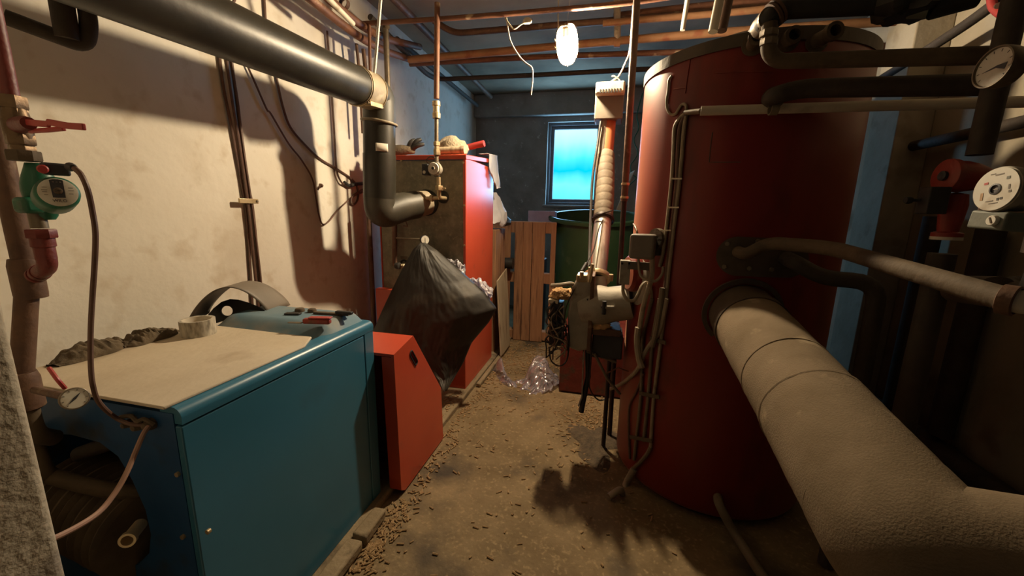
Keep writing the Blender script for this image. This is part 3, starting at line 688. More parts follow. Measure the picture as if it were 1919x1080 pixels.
MB().lathe([(0, -.045), (.018, -.045), (.022, -.02), (.022, .03), (.018, .045), (0, .045)], pc + V(.002, .008, 0), (0, 0, 1), 18).build('pump_body', M['dark_grey'], sp)
MB().tube(spline([pc + V(-.05, -.005, .03), at(799, 300, Y=PY - .02), at(806, 294, Y=PY - .02), at(815, 296, Y=PY - .02)]), .004, 6).build('lead', M['cable_brown'], sp)

# drain pipe with thermometer on the red boiler front
dp = thing('drain_pipe', 'thin pipe with an elbow on the lower left of the red boiler front', 'pipe', at(741, 497, Y=2.47))
a = at(741, 420, Y=2.47); b = at(741, 497, Y=2.47)
MB().tube(fillet([a, b, at(756, 499, Y=2.47)], .03), .012, 12).build('down_tube', M['brown_pipe'], dp)
MB().lathe([(0, 0), (.021, 0), (.024, .012), (.024, .03), (.016, .034), (0, .034)], at(742, 498, Y=2.468), (1, -.1, 0), 18).build('elbow', M['rubber'], dp)
MB().lathe([(0, 0), (.016, 0), (.016, .05), (0, .05)], at(751, 499, Y=2.465), (.5, .85, 0), 14).build('nipple', M['brass'], dp)
MB().lathe([(.02, 0), (.032, 0), (.032, .006), (.02, .006)], at(757, 495, Y=2.515), (0, 1, 0), 18, closed=True).build('rosette', M['black'], dp)
tg = thing('dial_thermometer', 'white dial thermometer on a stem above the black plastic sheet', 'thermometer', at(796, 449, Y=2.42))
MB().tube([at(741, 446, Y=2.47), at(790, 449, Y=2.43)], .007, 10).build('stem', M['steel_pipe'], tg)
tc_ = at(796, 450, Y=2.42); tn = Vector((.72, -.69, .05)).normalized()
MB().lathe([(0, -.03), (.018, -.03), (.03, -.016), (.031, .004), (.028, .006), (0, .006)], tc_, tn, 26).build('case', M['dark_grey'], tg)
MB().lathe([(0, .0062), (.027, .0062), (.027, .008), (0, .008)], tc_, tn, 26).build('dial', M['face_white'], tg)
MB().box((-.001, -.016, .0085), (.001, .016, .0095), Matrix.Translation(tc_) @ tn.to_track_quat('Z', 'Y').to_matrix().to_4x4()).build('needle', M['label_black'], tg)
tag(MB().tube(spline([at(757, 404, Y=2.51), at(760, 414, Y=2.49), at(763, 424, Y=2.485), at(756, 424, Y=2.49)]), .005, 8).build('hook', M['brown_pipe']), 'small bent hook below the flue pipe on the red boiler', 'hook')

# ------------------------------------------------------------------ plastic sheets over the boiler's lower door
def poly_at(pts, t):
    n = len(pts) - 1; f = min(t * n, n - 1e-6); i = int(f); k = f - i
    return [pts[i][j] + (pts[i + 1][j] - pts[i][j]) * k for j in range(len(pts[0]))]
def draped(Lp, Rp, seed, amp=.02, bulge=.1, nu=60, nv=70):
    def f(u, v):
        a, b = poly_at(Lp, v), poly_at(Rp, v)
        A, B = at(a[0], a[1], Y=a[2]), at(b[0], b[1], Y=b[2])
        p = A + (B - A) * u
        e = math.sin(math.pi * u) ** .6
        p.y -= bulge * e * math.sin(math.pi * min(1, v * 1.05 + .03)) ** .7
        q = V(u * 4.2 + v * .9, v * 2.2 - u * 1.2, seed)
        fold = (noise.voronoi(V(u * 3.4 + v * .6, v * 2.6 - u * .8, seed))[0][0] - .3) * 1.5 + .7 * (noise.voronoi(V(u * 7 - v, v * 6 + u, seed + 4))[0][0] - .3) + .16 * noise.noise(q * 8)
        w = .25 + .75 * e
        return p + Vector((.25, -1, .1)) * fold * amp * w * (.35 + .65 * v)
    return MB().grid(f, nu, nv)
Lp = [(789, 455, 2.41), (776, 466, 2.41), (756, 502, 2.38), (737, 540, 2.34), (717, 582, 2.31), (699, 622, 2.29), (700, 660, 2.26), (735, 690, 2.22), (790, 720, 2.2), (832, 730, 2.17)]
Rp = [(797, 455, 2.42), (820, 470, 2.42), (850, 496, 2.44), (882, 524, 2.45), (908, 548, 2.43), (931, 578, 2.42), (916, 604, 2.41), (884, 642, 2.38), (868, 680, 2.33), (838, 731, 2.20)]
bag = draped(Lp, Rp, 3.1, amp=.038, bulge=.13, nu=90, nv=100)
tag(bag.build('plastic_sheet', M['bag_black'], solid=.002, angle=75), 'big black plastic sheet draped over the lower front of the red boiler', 'sheet')
def crumple(loops, seed, amp, mt, name, label, cat='bag', nu=36, nv=24, dy=.1, fy=3.2, group=None):
    a, b = loops
    def f(u, v):
        p0 = poly_at(a, u); p1 = poly_at(b, u)
        A, B = at(p0[0], p0[1], Y=p0[2]), at(p1[0], p1[1], Y=p1[2])
        p = A + (B - A) * v
        q = V(u * fy * 1.6, v * fy, seed)
        d = abs(noise.noise(q)) * 1.5 + .6 * abs(noise.noise(q * 2.7)) + .3 * noise.noise(q * 6)
        p.y -= d * amp + dy * math.sin(math.pi * u) * math.sin(math.pi * v)
        p.z += (noise.noise(q * 1.9 + V(9, 0, 0))) * amp * .8
        return p
    return tag(MB().grid(f, nu, nv).build(name, M[mt], solid=.0015, angle=60), label, cat, group)
crumple(([(838, 486, 2.50), (858, 487, 2.50), (872, 497, 2.495)], [(850, 512, 2.50), (868, 520, 2.50), (876, 532, 2.50)]), 5, .03, 'white_film', 'plastic_bag', 'crumpled white plastic film behind the black sheet, high on the red boiler front', nu=20, nv=14, dy=.02)
crumple(([(872, 520, 2.50), (902, 522, 2.50), (925, 544, 2.50)], [(885, 546, 2.49), (912, 556, 2.47), (922, 560, 2.46)]), 8, .03, 'white_film', 'plastic_bag', 'crumpled pale lilac plastic film at the corner of the red boiler by the leaning board', nu=20, nv=14, dy=.02)

# ------------------------------------------------------------------ on top of the red boiler
tz = lambda y: rz1 + .05 * (y - ry0) / (ry1 - ry0)
gl = thing('leather_glove', 'dark leather glove lying on top of the red boiler', 'glove', (-1.42, 2.62, tz(2.62)))
def blob(c, rx, ry, rz_, seed, amp=.25, fr=3, n=20):
    m = MB()
    def f(u, v):
        th, ph = 2 * math.pi * u, math.pi * (v - .5)
        d = V(math.cos(ph) * math.cos(th), math.cos(ph) * math.sin(th), math.sin(ph))
        r = 1 + amp * noise.noise(d * fr * .5 + V(seed, 0, 0)) + amp * .4 * noise.noise(d * fr + V(0, seed, 0))
        z = d.z * rz_ * r
        return Vector(c) + V(d.x * rx * r, d.y * ry * r, max(z, -rz_ * .55))
    return m.grid(f, n, n // 2)
MB().tube(spline([V(-1.55, 2.60, tz(2.6) + .045), V(-1.48, 2.59, tz(2.6) + .032), V(-1.38, 2.60, tz(2.6) + .04), V(-1.33, 2.62, tz(2.6) + .03)], 5), [.022, .02, .02, .03, .034, .038, .04, .04, .038, .034, .03, .028, .026, .022, .018, .012], 12).build('palm', M['cloth_brown'], gl)
for k, (dx, dy, dz) in enumerate(((.05, 0, .10), (.09, .01, .105), (.03, .03, .085), (.115, .0, .07))):
    MB().tube(spline([V(-1.40 + dx * .4, 2.61 + dy, tz(2.6) + .045), V(-1.39 + dx * .8, 2.60 + dy, tz(2.6) + .02 + dz * .7), V(-1.375 + dx, 2.62 + dy, tz(2.6) + dz + .01)], 5), [.018, .017, .017, .016, .016, .016, .015, .015, .014, .013, .010], 10).build('finger', M['rubber'], gl)
stn = blob(V(-1.09, 2.68, tz(2.68) + .045), .115, .07, .085, 4, .3)
tag(stn.build('stone', M['stone']), 'rough tan stone lying on top of the red boiler', 'stone')
tag(MB().tube([V(-1.13, 2.57, tz(2.57) + .03), V(-.95, 2.58, tz(2.58) + .034)], [.024, .026], 14).build('offcut', M['wood_pale']), 'short round offcut lying on top of the red boiler by the stone', 'offcut')
tag(MB().tube([V(-1.05, 2.74, tz(2.74) + .05), V(-.86, 2.72, tz(2.72) + .085)], [.02, .022], 14).build('red_tube', M['valve_red']), 'red tube end sticking out over the edge on top of the red boiler', 'tube')
# white cloth and sack behind the red boiler
def cloth(u, v):
    y = 3.00 + .22 * u; z = tz(3.0) + .045 - .001 * v
    w = v * .42
    if w < .08: return V(rx1 - .07 + w, y, tz(y) + .036 + .006 * noise.noise(V(u * 5, v * 9, 2)))
    tail = w - .08
    lim = .10 + .24 * u * (1 if u < .7 else (1.7 - u) * .9)
    return V(rx1 + .014 + .010 * noise.noise(V(u * 6, v * 5, 1)) + .03 * u * tail * 3, y + .05 * tail * u, tz(y) + .034 - min(tail, lim))
tag(MB().grid(cloth, 18, 26).build('white_cloth', M['cloth_white'], solid=.004), 'white cloth hanging over the far top edge of the red boiler', 'cloth')
sk = blob(V(-1.03, 3.40, 1.27), .15, .13, .19, 9, .35, 4, 26)
tag(sk.build('sack', M['cloth_white']), 'pale sack bulging behind the red boiler above the pallet', 'sack')
tag(blob(V(-.96, 3.50, 1.20), .11, .09, .06, 14, .4, 4, 20).build('dark_rag', M['rubber']), 'dark rag lying by the pale sack above the pallet', 'rag')
tag(MB().box((-1.25, 3.30, 0), (-.93, 3.62, 1.14)).build('crate', M['wood'], bevel=.004), 'plain wooden crate behind the red boiler carrying the pale sack', 'crate')

# ------------------------------------------------------------------ standing pallet fence and what is around it
PYF, PYB = 3.775, 3.89
pal = thing('pallet', 'wooden pallet standing on edge between red boiler and green tub', 'pallet', (-.85, 3.83, 0))
PZ = 1.205
def board(x0, x1, z0, z1, y0, y1): return MB().box((x0, y0, z0), (x1, y1, z1))
xs = lambda px: at(px, 540, Y=PYF).x
for (a, b) in ((919, 938), (939, 955), (963, 977.5), (978, 994), (995, 1018), (1029, 1038)):
    board(xs(a), xs(b), 0.002 if a > 925 else .02, PZ - .004, PYF, PYF + .02).build('board', M['wood'], pal, bevel=.003)
for (z0, z1) in ((PZ - .11, PZ), (.60, .70), (.01, .10)):
    board(-1.16, xs(1037), z0, z1, PYF + .022, PYB).build('stringer', M['wood'], pal, bevel=.004)
tag(MB().tube([V(-1.2, 3.70, .80), at(962, 494, Y=3.70)], .055, 20).build('dark_roll', M['rubber']), 'short dark roll lying across in front of the pallet beside the red boiler', 'roll')
tag(board(-1.1, -.98, 0, .74, 3.64, 3.77).build('prop_block', M['brown_pipe'], bevel=.005), 'dark wooden block standing before the pallet under the dark roll', 'block')
# leaning pale board
pb = [at(949, 505, Y=3.32), at(924, 520, Y=3.22), at(932, 664, Z=.03), at(953, 640, Z=.03)]
pb[2].y = 3.26; pb[2].x = -.872; pb[3].y = 3.56; pb[3].x = -.865
pb = [V(-.895, 3.52, .775), V(-.905, 3.24, .70), V(-.850, 3.20, .032), V(-.850, 3.52, .032)]
tag(MB().prism(pb, (.014, 0, .003)).build('leaning_board', M['wood_pale'], bevel=.002), 'pale board leaning by the corner of the red boiler', 'board')
# things behind the pallet
tag(MB().box((-.72, 3.98, .0), (-.60, 4.16, .82)).build('box', M['dark_grey'], bevel=.01), 'tall dark box behind the pallet beside the green tub', 'box')
tag(MB().box((-.74, 3.97, .82), (-.62, 4.12, 1.02), None).build('blue_box', M['purple'], bevel=.01), 'bluish white box glimpsed through the pallet gap, on the tall dark box', 'box')
tag(MB().box((-.755, 3.95, 1.0205), (-.62, 4.10, 1.13), None).build('foam_block', M['white_conduit'], bevel=.01), 'pale block on the bluish box behind the pallet', 'block')
tag(MB().box((-.80, 4.05, 1.13), (-.52, 4.2, 1.31)).build('carton', M['purple'], bevel=.006), 'lilac carton peeping over the pallet at the left of the green tub', 'carton')
tag(MB().box((-.86, 4.04, .0), (-.73, 4.22, 1.128)).build('crate', M['black'], bevel=.006), 'black crate hidden behind the pallet under the lilac carton', 'crate')
# green tub
TUB = V(-.115, 4.16, 0)
tub = thing('green_tub', 'big dark green round tub with bright rim under the window', 'tub', TUB)
tl = Matrix.Translation(TUB) @ Matrix.Rotation(math.radians(7.5), 4, 'X') @ Matrix.Translation(-TUB)
def tilt(m, zmin=.25):
    for q in m.v:
        k = min(1, max(0, (q.z - zmin) / .9)); r = tl @ q
        q.z = q.z + (r.z - q.z) * k
    return m
o = TUB
tilt(MB().lathe([(0, .002), (.36, .002), (.385, .02), (.40, .3), (.452, 1.20), (.455, 1.275), (.446, 1.275), (.443, 1.20), (.39, .3), (.37, .03), (0, .03)], o, (0, 0, 1), 64)).build('tub_wall', M['green_tub'], tub)
tilt(MB().lathe([(.452, 1.245), (.482, 1.25), (.487, 1.28), (.47, 1.292), (.445, 1.288), (.442, 1.27)], o, (0, 0, 1), 64, closed=True)).build('rim', M['green_tub'], tub)
lp = at(1097, 432, Y=3.70)
tag(patch(V(o.x, o.y, lp.z), (0, 0, 1), .451, 2, 11, -.055, .055).build('paper_label', M['sticker'], tub, solid=.002), 'pale square label')
# board and wire coil by the window
tag(MB().prism([at(1160, 400, Y=4.62), at(1152, 400, Y=4.62), at(1180, 326, Y=4.95), at(1188, 322, Y=4.95)], (.012, .02, .02)).build('panel', M['wood_pale'], smooth=False), 'narrow board leaning under the window right of the rod', 'board')
cw = thing('coiled_wire', 'thin green coiled wire hanging on the back wall by the tank', 'wire', at(1195, 260, Y=5.0))
MB().tube(spline([at(1204, 175, Y=4.99), at(1194, 215, Y=5.0), at(1197, 240, Y=5.0), at(1188, 262, Y=5.0), at(1195, 285, Y=5.0), at(1190, 298, Y=5.0), at(1182, 310, Y=5.0), at(1184, 326, Y=5.0), at(1192, 334, Y=5.0), at(1178, 350, Y=5.0), at(1170, 375, Y=5.0), at(1168, 395, Y=4.99)]), .006, 7).build('wire', M['pump_green'], cw)

# ------------------------------------------------------------------ heating pipes, valve and pump at the left edge
LY = .58
def L(x, y, d=0.0): return at(x, y, Y=LY + d)
rs = thing('heating_riser', 'dark red heating pipe with brass valve and elbow beside the green pump', 'pipe', L(84, 500))
vert = lambda x, y, z: V(L(x, y).x, LY, z)
r0x = L(84, 470).x
rp = lambda y: V(r0x + (L(20, 180).x - r0x) * (y - 470) / (180 - 470), LY, L(84 + (20 - 84) * (y - 470) / (180 - 470), y).z)
MB().tube([V(rp(20).x, LY, ZC - .008), rp(180)], .0130, 18).build('upper_pipe', M['red_dark'], rs)
up = Vector((0, 0, 1))
for (y, h, r) in ((192, .024, .022), (214, .022, .0195), (262, .02, .022), (282, .016, .020)):
    MB().hexnut(rp(y) - up * h / 2, up, r, h).build('hex_nut', M['brass_old'], rs)
MB().lathe([(.014, -.05), (.016, -.045), (.021, -.015), (.021, .015), (.016, .045), (.014, .05), (0, .05), (0, -.05)], rp(238), up, 20).build('valve_body', M['brass_old'], rs)
vb = rp(236); MB().tube([vb, L(48, 232, -.03), L(54, 231, -.04)], [.016, .014, .011], 14).build('valve_stem', M['red_dark'], rs)
hb = [L(46, 229, -.040), L(90, 233, -.045), L(92, 229, -.045), L(128, 236, -.05), L(158, 238, -.052)]
hm = MB()
def strap(pts, w, t, upv=(0, 0, 1)):
    m = MB(); n = len(pts); vs = []
    for i, p in enumerate(pts):
        d = (pts[min(i + 1, n - 1)] - pts[max(i - 1, 0)]).normalized(); s = d.cross(Vector(upv)).normalized(); u = s.cross(d)
        vs += [p + u * w / 2 + s * t / 2, p - u * w / 2 + s * t / 2, p - u * w / 2 - s * t / 2, p + u * w / 2 - s * t / 2]
    fs = [(3, 2, 1, 0), tuple(range(4 * n - 4, 4 * n))]
    for i in range(n - 1):
        for k in range(4): fs.append((i * 4 + k, i * 4 + (k + 1) % 4, i * 4 + 4 + (k + 1) % 4, i * 4 + 4 + k))
    return m.add(vs, fs)
strap(hb, .011, .006).build('lever', M['valve_red'], rs, bevel=.0015)
strap([L(56, 246, -.03), L(90, 244, -.035), L(120, 241, -.04)], .008, .006).build('lever', M['valve_red'], rs, bevel=.0015)
e0, e1 = rp(425), rp(488)
MB().tube([rp(398), rp(428)], .0135, 16).build('pump_tail', M['steel_pipe'], rs)
MB().hexnut(rp(446), up, .0245, .018, 8).build('union_nut', M['red_dark'], rs)
MB().lathe([(0, -.045), (.0165, -.045), (.0165, -.02), (.019, -.018), (.019, 0), (0, 0)], rp(446), up, 18).build('union_tail', M['red_dark'], rs)
t0 = L(52, 522, .02)
tee_end = t0 + V(.012, 0, .0)
MB().tube(fillet([rp(466), rp(500), tee_end + (rp(500) - tee_end) * .25], .04), .0158, 18).build('elbow', M['red_dark'], rs)
MB().tube([rp(500) + (tee_end - rp(500)) * .3, tee_end], .0125, 16).build('cross_pipe', M['brown_pipe'], rs)
for k in (.42, .62): MB().hexnut(rp(500) + (tee_end - rp(500)) * k, (tee_end - rp(500)), .018, .010, 18).build('ring', M['red_dark'], rs)

rt = thing('return_pipe', 'tall dusty return pipe at the left edge with white dial gauge below', 'pipe', L(100, 715))
q0 = L(52, 522, .02); q1 = V(q0.x - .004, .555, L(100, 718).z)
MB().tube([V(q0.x + .0, LY + .02, ZC - .008), q0, V(q0.x, .575, 1.0), q1], .0195, 18).build('long_pipe', M['brown_pipe'], rt)
MB().lathe([(.0, -.045), (.026, -.045), (.027, -.035), (.027, .03), (.024, .045), (0, .045)], q0, up, 18).build('tee', M['brown_pipe'], rt)
q2 = at(112, 738, Y=.555)
MB().lathe([(0, -.055), (.024, -.055), (.03, -.05), (.03, .02), (.026, .035), (0, .036)], V(q1.x + .002, .555, q2.z), up, 18).build('gauge_tee', M['brown_pipe'], rt)
MB().tube(fillet([V(q1.x + .002, .555, q2.z - .04), V(q1.x + .002, .555, q2.z - .12), V(q1.x - .03, .60, q2.z - .16)], .04), .019, 16).build('lower_pipe', M['dusty_pipe'], rt)
gz = thing('dial_gauge', 'small white dial gauge on the pipe at the corner of the blue boiler', 'gauge', at(140, 747, Y=.515))
gc = at(140, 747, Y=.508); gn = (CAM - gc).normalized(); gn = (gn + V(-.02, .12, -.04)).normalized()
MB().tube([V(q1.x + .002, .555, q2.z), gc - gn * .012], .011, 12).build('stem', M['brown_pipe'], gz)
MB().lathe([(0, -.018), (.026, -.018), (.0295, -.012), (.0295, .004), (.027, .006), (.026, .003), (0, .003)], gc, gn, 36).build('case', M['steel_pipe'], gz)
MB().lathe([(0, .0032), (.0262, .0032), (.0262, .0045), (0, .0045)], gc, gn, 36).build('dial', M['face_white'], gz)
gm4 = Matrix.Translation(gc) @ gn.to_track_quat('Z', 'Y').to_matrix().to_4x4()
MB().prism([gm4 @ V(-.015, -.013, .0047), gm4 @ V(.002, -.002, .0047), gm4 @ V(.013, .013, .0047), gm4 @ V(-.003, .002, .0047)], gn * .001).build('needle', M['dark_grey'], gz)
gz.scale = (.74, .74, .74)
for k in range(22):
    a = math.radians(-45 + 270 * k / 21); c, s = math.cos(a), math.sin(a)
    if k % 3 == 0: MB().prism([gm4 @ V(c * .0205 - s * .0006, s * .0205 + c * .0006, .0046), gm4 @ V(c * .0205 + s * .0006, s * .0205 - c * .0006, .0046), gm4 @ V(c * .0245 + s * .0006, s * .0245 - c * .0006, .0046), gm4 @ V(c * .0245 - s * .0006, s * .0245 + c * .0006, .0046)], gn * .0006).build('tick', M['label_black'], gz)
# green circulator pump
gp = thing('circulator_pump', 'green circulator pump with round white and grey name plate at the left edge', 'pump', L(75, 385))
fc = at(109, 361, Y=.545); fn = (CAM - fc).normalized(); fn = (fn + V(.0, .10, .16)).normalized()
axis_in = V(rp(350).x, LY, rp(350).z)
MB().lathe([(0, -.085), (.026, -.085), (.031, -.075), (.031, -.045), (.031, -.02), (.030, -.004), (.0265, 0), (0, 0)], fc, fn, 32).build('motor', M['pump_green'], gp)
MB().lathe([(0, -.060), (.013, -.060), (.018, -.052), (.022, -.03), (.027, -.012), (.028, 0), (.027, .014), (.023, .03), (.018, .045), (.015, .055), (0, .055)], rp(352) + V(.004, .012, -.005), up, 24).build('pump_body', M['pump_green'], gp)
MB().box((-.02, -.016, -.016), (.02, .016, .016), Matrix.Translation(rp(385) + V(.012, -.015, 0))).build('cast_lug', M['pump_green'], gp, bevel=.008)
MB().hexnut(rp(302), up, .026, .02, 8).build('union_nut', M['dusty_pipe'], gp)
MB().lathe([(0, .0005), (.0260, .0005), (.0260, .002), (.0245, .0026), (0, .0026)], fc, fn, 40).build('name_plate', M['face_white'], gp)
up2 = (Vector((0, 0, 1)) - fn * fn.z).normalized(); rt2 = up2.cross(fn)
fm = Matrix(((rt2.x, up2.x, fn.x, fc.x), (rt2.y, up2.y, fn.y, fc.y), (rt2.z, up2.z, fn.z, fc.z), (0, 0, 0, 1))) @ Matrix.Scale(.625, 4)
MB().prism([fm @ V(x, y, .0042) for x, y in ((-.013, -.016), (.013, -.016), (.014, .036), (.005, .039), (-.005, .039), (-.014, .036))], fn * .001).build('plate_stripe', M['dark_grey'], gp)
MB().lathe([(0, .0028), (.0062, .0028), (.0062, .005), (.0044, .0055), (0, .0052)], fc + up2 * .0025, fn, 20).build('vent_plug', M['steel_pipe'], gp)
MB().box((-.007, -.001, .009), (.007, .001, .0096), fm @ Matrix.Translation((0, .004, 0)) @ Matrix.Rotation(.3, 4, 'Z')).build('plug_slot', M['dark_grey'], gp)
def lettering(txt, size, mtx, material, parent, name='lettering', ext=.0004):
    cu = bpy.data.curves.new('t', 'FONT'); cu.body = txt; cu.size = size; cu.align_x = 'CENTER'; cu.align_y = 'CENTER'; cu.extrude = ext
    ob = bpy.data.objects.new('t', cu); scene.collection.objects.link(ob)
    dg = bpy.context.evaluated_depsgraph_get(); me = bpy.data.meshes.new_from_object(ob.evaluated_get(dg))
    bpy.data.objects.remove(ob); bpy.data.curves.remove(cu)
    me.transform(mtx); me.transform(Matrix.Translation(-Vector(parent['_base'])))
    me.materials.clear(); me.materials.append(material)
    o = bpy.data.objects.new(name, me); scene.collection.objects.link(o); o.parent = parent
    return o
lettering('WILO', .0115, fm @ Matrix.Translation((0, -.0255, .0045)), M['label_black'], gp)
for k, (dx) in enumerate((-.007, .001, .008)): MB().box((dx - .002, .029, .0053), (dx + .002, .032, .0058), fm).build('plate_mark', M['face_white'], gp)
for (dx, dy, w_) in ((-.027, .006, .012), (-.027, 0, .010), (-.025, -.008, .008), (-.026, .014, .01), (.027, .006, .012), (.026, -.004, .009), (.027, .014, .01)):
    MB().box((dx - w_ / 2, dy - .0008, .0042), (dx + w_ / 2, dy + .0008, .0046), fm).build('fine_print', M['grey_box'], gp)
tb0 = L(104, 317, -.015)
tbx = Matrix.Translation(tb0) @ Matrix.Rotation(math.radians(3), 4, 'Y') @ Matrix.Rotation(math.radians(-25), 4, 'Z')
MB().box((-.027, -.018, -.012), (.027, .018, .011), tbx).build('terminal_box', M['dark_grey'], gp, bevel=.004)
for k in range(7): MB().box((-.008 + k * .0045, -.0192, -.009), (-.0055 + k * .0045, -.0178, .009), tbx).build('cooling_rib', M['dark_grey'], gp)
sk_ = L(80, 317, -.045); MB().lathe([(0, -.03), (.008, -.03), (.008, .002), (.006, .004), (0, .004)], sk_, (CAM - sk_), 14).build('speed_switch', M['valve_red'], gp)
MB().lathe([(0, 0), (.0085, 0), (.007, .014), (.005, .02), (0, .02)], L(132, 313, -.02), (.9, -.3, -.1), 14).build('cable_gland', M['dark_grey'], gp)
pcb = spline([L(140, 316, -.026), L(152, 328, -.03), L(164, 355, -.03), L(173, 395, -.02), L(179, 440, -.02), L(177, 500, -.02), L(173, 560, -.02), L(170, 620, -.02), L(170, 680, -.03), L(174, 722, -.035), L(186, 755, -.02), L(215, 782, .02), L(245, 795, .03), L(275, 797, .036)])
tag(MB().tube(pcb, .0048, 8).build('power_cable', M['cable_brown']), 'brown cable hanging from the green pump down to the blue boiler front', 'cable')
gr = thing('cable_grommet', 'dusty clump of cable grommets on the front of the blue boiler', 'grommet', at(275, 797, Y=by0))
for (x, y, r) in ((262, 797, .012), (283, 795, .014), (243, 793, .010)):
    p = at(x, y, Y=by0 - .004); MB().lathe([(0, -.018), (r * .6, -.016), (r, -.004), (r, .004), (0, .004)], p, (0, 1, 0), 14).build('grommet', M['dusty_pipe'], gr)
MB().tube(spline([at(225, 782, Y=by0 - .008), at(245, 780, Y=by0 - .012), at(258, 790, Y=by0 - .018), at(270, 786, Y=by0 - .012), at(290, 797, Y=by0 - .008)]), .005, 7).build('loose_strand', M['dusty_pipe'], gr)
tag(MB().tube(spline([at(278, 800, Y=by0 - .02), at(268, 815, Y=.59), at(255, 845, Y=.56), at(238, 885, Y=.53), at(215, 925, Y=.5), at(180, 965, Y=.46), at(113, 1004, Y=.40), at(60, 1022, Y=.365)]), .0052, 8).build('power_cable', M['cable_pink']), 'pinkish cable looping from the blue boiler front to the rough wall corner', 'cable')
tag(MB().tube(spline([L(92, 690, -.045), L(108, 712, -.05), L(122, 728, -.04)]), .004, 7).build('thin_wire', M['valve_red']), 'thin red wire by the white dial gauge at the left pipe', 'wire')
# bent pipe up in the left corner
pipe('bent_pipe', 'dark bent pipe end hanging below the flue pipe in the top left corner', [V(at(10, 32, Y=.80).x, .80, at(10, 32, Y=.8).z), at(90, 62, Y=.86), at(160, 88, Y=.92), at(168, 50, Y=.93), V(at(160, 10, Y=.93).x, .93, ZC - .008)], .020, 'dark_pipe', rad=.05)
pipe('bent_pipe', 'short dark drop pipe left of the bent pipe end, top left corner', [at(127, 74, Y=.885), V(at(127, 40, Y=.885).x - .0, .885, ZC - .008)], .026, 'dark_pipe')

# ------------------------------------------------------------------ things lying on the blue boiler
zt = bz + .0085
tape = thing('tape_roll', 'roll of pale printed tape standing on the dusty boiler top', 'tape', at(373, 628, Z=zt))
tq = at(373, 626, Z=zt)
MB().lathe([(.044, 0), (.052, 0), (.052, .055), (.044, .055)], tq, up, 48, closed=True).build('tape_winding', mat('printed_tape', (.55, .51, .43), (.16, .14, .11), .6, scale=55, mix=.56, detail=2, stretch=(1, 1, .35)), tape)
MB().lathe([(.0415, .001), (.044, .001), (.044, .054), (.0415, .054)], tq, up, 40, closed=True).build('cardboard_core', M['sticker'], tape)
# rag
def rag_mesh(c0, c1, w0, hgt, seed, nu=70, nv=48):
    d = (c1 - c0); sd_ = Vector((-d.y, d.x, 0)).normalized()
    def f(u, v):
        th = math.pi * 2 * v
        wv = w0 * (math.sin(math.pi * min(.97, max(.03, u))) ** .45) * (1 + .35 * noise.noise(V(u * 3, seed, v)))
        h = hgt * (math.sin(math.pi * min(.97, max(.03, u))) ** .5) * (.75 + .7 * noise.noise(V(u * 4, v * 2, seed)) + .9 * abs(noise.noise(V(u * 9 + v * 3, v * 5 - u * 4, seed))) + .25 * noise.noise(V(u * 22, v * 14, seed)))
        p = c0 + d * u + sd_ * math.cos(th) * wv
        z = max(0, math.sin(th)) * h
        p.z = zt + z + .0005
        return p
    return MB().grid(f, nu, nv)
tag(rag_mesh(at(98, 688, Z=zt), at(240, 640, Z=zt), .055, .030, 2).build('rag', M['cloth_brown']), 'brown crumpled rag on the boiler top, the half nearer the pipes', 'rag')
tag(rag_mesh(at(225, 652, Z=zt) + V(0, .0, .0), at(330, 622, Z=zt), .05, .036, 7).build('work_glove', M['cloth_brown']), 'brown work glove crumpled beside the roll of tape', 'glove')
# arched sheet with oval hole, leaning behind
ar = thing('arched_sheet', 'bent grey sheet metal arch with an oval hole behind the tape roll', 'sheet', V(-1.44, 1.27, zt))
def arch(c, r_x, r_z, y0, y1, a0, a1, rr=1.0):
    m = MB()
    def f(u, v):
        a = math.radians(a0 + (a1 - a0) * u)
        return V(c.x + math.cos(a) * r_x * rr + v * .03, y0 + (y1 - y0) * v, c.z + math.sin(a) * r_z * rr)
    return m.grid(f, 36, 6)
A0, A1 = at(345, 612, Z=zt), at(500, 582, Z=zt + .02)
def arch2(u, v):
    # a strip bent over an arch between two feet, its width running back to the wall
    foot0, foot1 = at(352, 614, Y=1.12), at(502, 583, Y=1.30)
    p = foot0 + (foot1 - foot0) * u
    p.z = zt + .001 + (at(430, 544, Y=1.2).z - zt) * math.sin(math.pi * u) ** .75 + .012 * u
    back = V(-.030 - .05 * (1 - u), .15, -.004 * math.sin(math.pi * u))
    return p + back * v
tag(MB().grid(arch2, 40, 8).build('outer_sheet', M['grey_box'], ar, solid=.004), 'grey outer sheet')
hole = [at(425 + 11 * math.cos(a) , 583 + 9.5 * math.sin(a), Y=1.285) for a in [2 * math.pi * k / 20 for k in range(20)]]
out = []
for k in range(25):
    u = k / 24; p = arch2(u, .45); out.append(V(p.x, 0, p.z - .005))
face = []
Yf = 1.285
outl = [at(x, y, Y=Yf) for x, y in ((372, 612), (385, 596), (400, 578), (415, 566), (430, 561), (445, 562), (462, 567), (480, 574), (497, 582), (470, 590), (440, 596), (405, 606))]
plate_with_hole(outl, [q for q in hole], (0, .004, 0)).build('end_plate', M['black'], ar, smooth=False)
